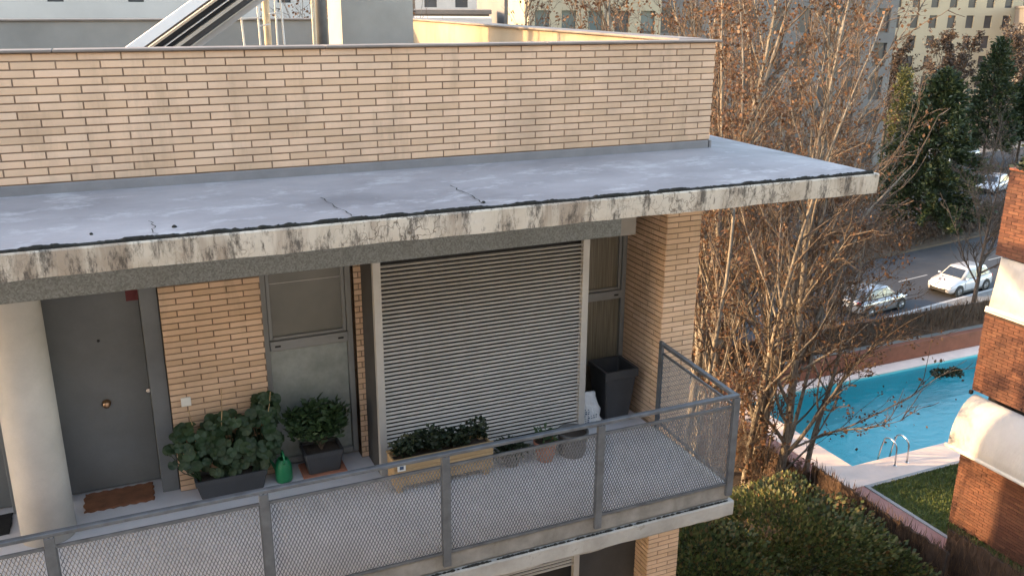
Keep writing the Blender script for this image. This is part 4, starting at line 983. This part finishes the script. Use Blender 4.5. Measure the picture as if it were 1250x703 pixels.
# ------------------------------------------------------------------ cars
def car(loc, heading, paint, label, group='cars parked on the avenue', detail=True):
    t = thing('parked_car', (0, 0, 0), label, 'car', group)
    L, Wd = 4.25, .88
    def ring(x, w_, zb, zt, crown=.02): return [(x, -w_*.90, zb), (x, -w_, zb+.14), (x, -w_*1.0, zb+(zt-zb)*.62), (x, -w_*.93, zt-.03), (x, -w_*.60, zt+crown*.6), (x, 0, zt+crown), (x, w_*.60, zt+crown*.6), (x, w_*.93, zt-.03), (x, w_, zb+(zt-zb)*.62), (x, w_, zb+.14), (x, w_*.90, zb)]
    prof = [(-2.10, .66, .36, .70), (-2.06, .76, .28, .86), (-1.95, .83, .24, .93), (-1.6, .87, .21, .96), (-.8, .88, .20, .95), (.3, .88, .20, .94), (.75, .88, .20, .95), (1.15, .87, .20, .92), (1.60, .84, .21, .84), (1.90, .77, .24, .72), (2.05, .66, .30, .60), (2.12, .56, .36, .50)]
    body = MB().loft([ring(*p) for p in prof]).build('body', paint, t, True)
    def gr(x, w_, z): return (x, w_, z)
    bot = [(-1.92, .74), (-1.2, .80), (0, .81), (.80, .77), (1.02, .70)]; top = [(-1.45, .57), (-1.0, .62), (-.3, .64), (.15, .61), (.30, .55)]
    rings = []
    R1 = [(x, -w_, .93) for x, w_ in bot]+[(x, w_, .93) for x, w_ in bot[::-1]]; R2 = [(x, -w_, 1.44) for x, w_ in top]+[(x, w_, 1.44) for x, w_ in top[::-1]]
    R3_ = [(x*.96-.01, w_*.8, 1.475) for x, w_, _ in R2]
    MB().loft([R1, R2, R3_]).build('cabin', paint, t, True)
    def lerp3(a, b, k): return tuple(a[i]+(b[i]-a[i])*k for i in range(3))
    def pane(name, A, Bq, C, Dq, out):
        # A,B bottom; C,D top
        q = [lerp3(A, Dq, .10), lerp3(Bq, C, .10), lerp3(Bq, C, .92), lerp3(A, Dq, .92)]; c = [sum(p[i] for p in q)/4 for i in range(3)]
        q = [tuple(c[i]+(p[i]-c[i])*.94+out[i] for i in range(3)) for p in q]; q2 = [tuple(p[i]-out[i]*.7 for i in range(3)) for p in q]
        MB().add(q+q2, [(0, 1, 2, 3), (0, 4, 5, 1), (1, 5, 6, 2), (2, 6, 7, 3), (3, 7, 4, 0)]).build(name, 'car_glass', t)
    for sgn in (-1, 1):
        pane('side_window', (-1.25, sgn*.795, .93), (-.25, sgn*.81, .93), (-.35, sgn*.64, 1.44), (-1.08, sgn*.61, 1.44), (0, sgn*.012, .004))
        pane('side_window', (-.20, sgn*.81, .93), (.78, sgn*.77, .93), (.16, sgn*.61, 1.44), (-.32, sgn*.64, 1.44), (0, sgn*.012, .004))
        pane('side_window', (-1.72, sgn*.765, .93), (-1.32, sgn*.79, .93), (-1.12, sgn*.605, 1.44), (-1.36, sgn*.58, 1.44), (0, sgn*.012, .004))
        MB().bbox(.62, .78, sgn*.90-.07, sgn*.90+.07, .95, 1.05, b=.02).build('mirror', paint, t)
        m = MB(); m.bbox(1.78, 2.0, sgn*.60-.13, sgn*.60+.13, .60, .715, b=.03); m.build('headlight', 'lamp_clear', t)
        m = MB(); m.bbox(-2.11, -1.93, sgn*.64-.12, sgn*.64+.12, .68, .90, b=.03); m.build('taillight', 'lamp_red', t)
    pane('windscreen', (1.02, -.66, .94), (1.02, .66, .94), (.30, .53, 1.44), (.30, -.53, 1.44), (.010, 0, .010))
    pane('rear_window', (-1.92, .68, .96), (-1.92, -.68, .96), (-1.45, -.53, 1.43), (-1.45, .53, 1.43), (-.012, 0, .010))
    MB().bbox(2.00, 2.135, -.52, .52, .30, .52, b=.03).build('grille', 'black', t)
    for sgn in (-1, 1):
        for x in (-1.28, -.28, .80): MB().box(x-.008, x+.008, sgn*.884-.004, sgn*.884+.004, .34, .90).build('door_seam', 'black', t)
        MB().bbox(-.42, -.28-.04, sgn*.886-.008, sgn*.886+.008, .78, .81, b=.003).build('door_handle', 'rim', t); MB().bbox(-2.125, -2.06, -.24, .24, .52, .63, b=.008).build('number_plate', 'white_plastic', t)
    MB().bbox(-1.25, 1.2, -.885, .885, .17, .30, b=.02).build('sill', 'plastic_dark', t)
    for x in (-1.32, 1.30):
        for sgn in (-1, 1):
            y = sgn*.80; m = MB(); m.tube([(x, y-sgn*.12, .315), (x, y+sgn*.088, .315)], .39, 22); m.build('wheel_arch', 'black', t)
            m = MB(); m.tube([(x, y-.09, .315), (x, y-.075, .315), (x, y+.075, .315), (x, y+.1*sgn*0+.09, .315)], [.28, .312, .312, .28], 22); w_ = m.build('tyre', 'tyre', t, True)
            m = MB(); m.tube([(x, y+sgn*.05, .315), (x, y+sgn*.098, .315)], .20, 18)
            for k in range(5): a = k*2*math.pi/5; m.tube([(x, y+sgn*.10, .315), (x+.19*math.cos(a), y+sgn*.104, .315+.19*math.sin(a))], [.03, .022], 5)
            m.build('rim', 'rim', w_)
    t.location = loc; t.rotation_euler = (0, 0, heading); t.scale = (1.06, 1.06, 1.06); return t
car(tuple(st(38.9, 26.0, Z_STR+.004)), SA, 'paint_silver', 'silver hatchback seen from behind and side, parked left of the white car')
car(tuple(st(46.8, 25.6, Z_STR+.004)), SA+math.pi, 'paint_white', 'white hatchback behind the small bare street tree, nose to the left')
car(tuple(st(27.5, 28.0, Z_STR+.004)), SA, 'paint_white', 'white car half hidden behind the poplar trunks')
car(tuple(st(78.5, 42.6, Z_STR+.004)), SA+math.pi*1.06, 'paint_white', 'white car on the second road beside the brick block')
car(tuple(st(93.0, 55.0, Z_STR+.004)), SA+math.pi, 'paint_silver', 'silver car seen between the conifer trunks')
car(tuple(st(132.0, 90.0, Z_STR+.004)), SA+math.pi*.55, 'paint_white', 'white car far off under the bare street trees')
car(tuple(st(136.0, 90.0, Z_STR+.004)), SA+math.pi*.55, 'paint_blue', 'dark blue car far off beside the farthest white car')
# street lamp at the right edge
t = thing('street_lamp', tuple(st(74, 44.6, Z_STR+.14)), 'pale street lamp post beside the right conifer', 'street lamp'); p = st(74, 44.6, Z_STR)
MB().tube([(p.x, p.y, p.z+.1), (p.x, p.y, p.z+4), (p.x+.05, p.y, p.z+8)], [.10, .08, .05], 10).build('pole', 'white_metal', t, True)
MB().tube([(p.x+.05, p.y, p.z+8), (p.x-.3, p.y-.4, p.z+8.4), (p.x-.8, p.y-1.0, p.z+8.5)], [.05, .04, .03], 8).build('arm', 'white_metal', t, True)
MB().bbox(p.x-1.2, p.x-.7, p.y-1.3, p.y-.9, p.z+8.4, p.z+8.58, b=.04).build('lamp_head', 'white_metal', t)
# ------------------------------------------------------------------ far buildings
def facade(name, label, A, Bp, depth, z1, mat, floors, z0=Z_STR, pil=None, win='far_dark', cols=10, wfrac=.45, hfrac=.55, first=.3, cat='building', group=None, fh=3.0, ledge=True):
    """box building whose front runs from A to Bp (xy); windows are recessed dark parts with frames"""
    A = Vector((*A, 0)); Bp = Vector((*Bp, 0)); a = (Bp-A); L = a.length; a.normalize(); n_ = Vector((a.y, -a.x, 0))
    t = thing(name, (*((A+Bp)/2).xy, z0), label, cat, group)
    def bx(s0, s1, d0, d1, za, zb, nm, mt, par):
        q = [A+a*s0-n_*d0, A+a*s1-n_*d0, A+a*s1-n_*d1, A+a*s0-n_*d1]
        return MB().add([(*p.xy, za) for p in q]+[(*p.xy, zb) for p in q], [(0, 3, 2, 1), (4, 5, 6, 7), (0, 1, 5, 4), (1, 2, 6, 5), (2, 3, 7, 6), (3, 0, 4, 7)]).build(nm, mt, par)
    body = bx(0, L, .35, depth, z0, z1, 'wall', mat, t)
    cw = L/cols
    for f in range(floors):
        zb = z1-(f+1)*fh
        if zb < z0: break
        # spandrel and piers proud of the body make real openings
        bx(0, L, 0, .345, zb-.02, zb+fh*(1-hfrac)*.6, 'spandrel', mat, t); bx(0, L, 0, .345, zb+fh*(1-(1-hfrac)*.4)+.003, zb+fh-.023, 'spandrel', mat, t)
        for c in range(cols+1):
            s0 = c*cw-cw*(1-wfrac)/2; s1 = c*cw+cw*(1-wfrac)/2; bx(max(0, s0), min(L, s1), .002, .34, zb+fh*(1-hfrac)*.6+.002, zb+fh*(1-(1-hfrac)*.4), 'pier', pil or mat, t)
            wm = win if (f*7+c*5) % 4 else ('blind' if (f+c) % 2 else 'far_dark')
            if c < cols: bx(c*cw+cw*(1-wfrac)/2+.004, (c+1)*cw-cw*(1-wfrac)/2-.004, .28, .34, zb+fh*(1-hfrac)*.6+.004, zb+fh*(1-(1-hfrac)*.4)-.002, 'window', wm, t)
    if ledge: bx(-.2, L+.2, -.25, depth, z1+.002, z1+.35, 'cornice', mat, t)
    return t
# unseen block added behind the camera to darken and cool the balcony recess
facade('apartment_block', 'tall unseen block added behind the viewer to shade the balcony', (12.0, -7.6), (-30.0, -7.6), 10, 7.0, 'unseen_block_render', 4, z0=Z_GARD, cols=12, wfrac=.4, hfrac=.5, win='far_glass', fh=3.0)
# grey and cream block behind the poplars
facade('apartment_block', 'tall pale block with grey window strips behind the poplars', (28.0, 70.0), (66.0, 62.0), 14, 17.0, 'grey_render', 9, cols=14, wfrac=.5, hfrac=.7, win='far_dark', fh=3.2, pil='pavement')
facade('apartment_block', 'sunlit cream block with tall windows seen over the parapet end', (22.0, 52.0), (31.0, 49.5), 10, 14.0, 'cream_render', 8, cols=5, wfrac=.55, hfrac=.75, win='far_glass', fh=3.3)
facade('apartment_block', 'cream apartment block with small dark windows at the upper right', (100.0, 108.0), (150.0, 92.0), 16, 9.0, 'cream_render', 7, cols=17, wfrac=.42, hfrac=.62, fh=3.1)
facade('glass_building', 'glassy grey building at the right edge beside the cream block', (124.0, 92.0), (140.0, 80.0), 8, 3.5, 'grey_render', 4, cols=6, wfrac=.8, hfrac=.85, win='far_glass', fh=3.4)
# white block behind the back parapet, and the town beyond
facade('white_block', 'large white block with a terrace behind the roof on the left', (-22.0, 34.0), (3.5, 33.0), 12, 13.2, 'white_render', 6, cols=9, wfrac=.2, hfrac=.35, fh=3.4)
G = 'pale town houses in the distance'
for k, (px, t_, wd, z1, lab) in enumerate(((520, 62, 7, 2.9, 'pale flat roofed house just right of the chimney'), (545, 78, 6, 3.2, 'grey roofed house second from the chimney'), (566, 95, 7, 2.6, 'white house third from the chimney'), (586, 120, 8, 2.4, 'farthest white house beside the trees'), (556, 150, 14, 5.0, 'wide pale house behind the other distant houses'))):
    p = CAM+ray(px, 10)*t_; facade('town_house', lab, (p.x-wd/2, p.y), (p.x+wd/2, p.y-.4*wd), 6, z1, 'white_render' if k != 1 else 'grey_render', 3, cols=3, wfrac=.4, hfrac=.5, group=G, fh=2.9)
# far ridge closing the horizon
m = MB(); rr = random.Random(3); k = 80; V = []
for i in range(k+1):
    a = math.radians(-75+150*i/k); r_ = 900; h = 6+10*math.sin(i*.21)**2+rr.uniform(0, 3); V += [(r_*math.sin(a), r_*math.cos(a), Z_STR-1), (r_*math.sin(a)*1.05, r_*math.cos(a)*1.05, h)]
m.add(V, [(2*i, 2*i+2, 2*i+3, 2*i+1) for i in range(k)]); m.build('hills', 'earth', None, kind='structure')
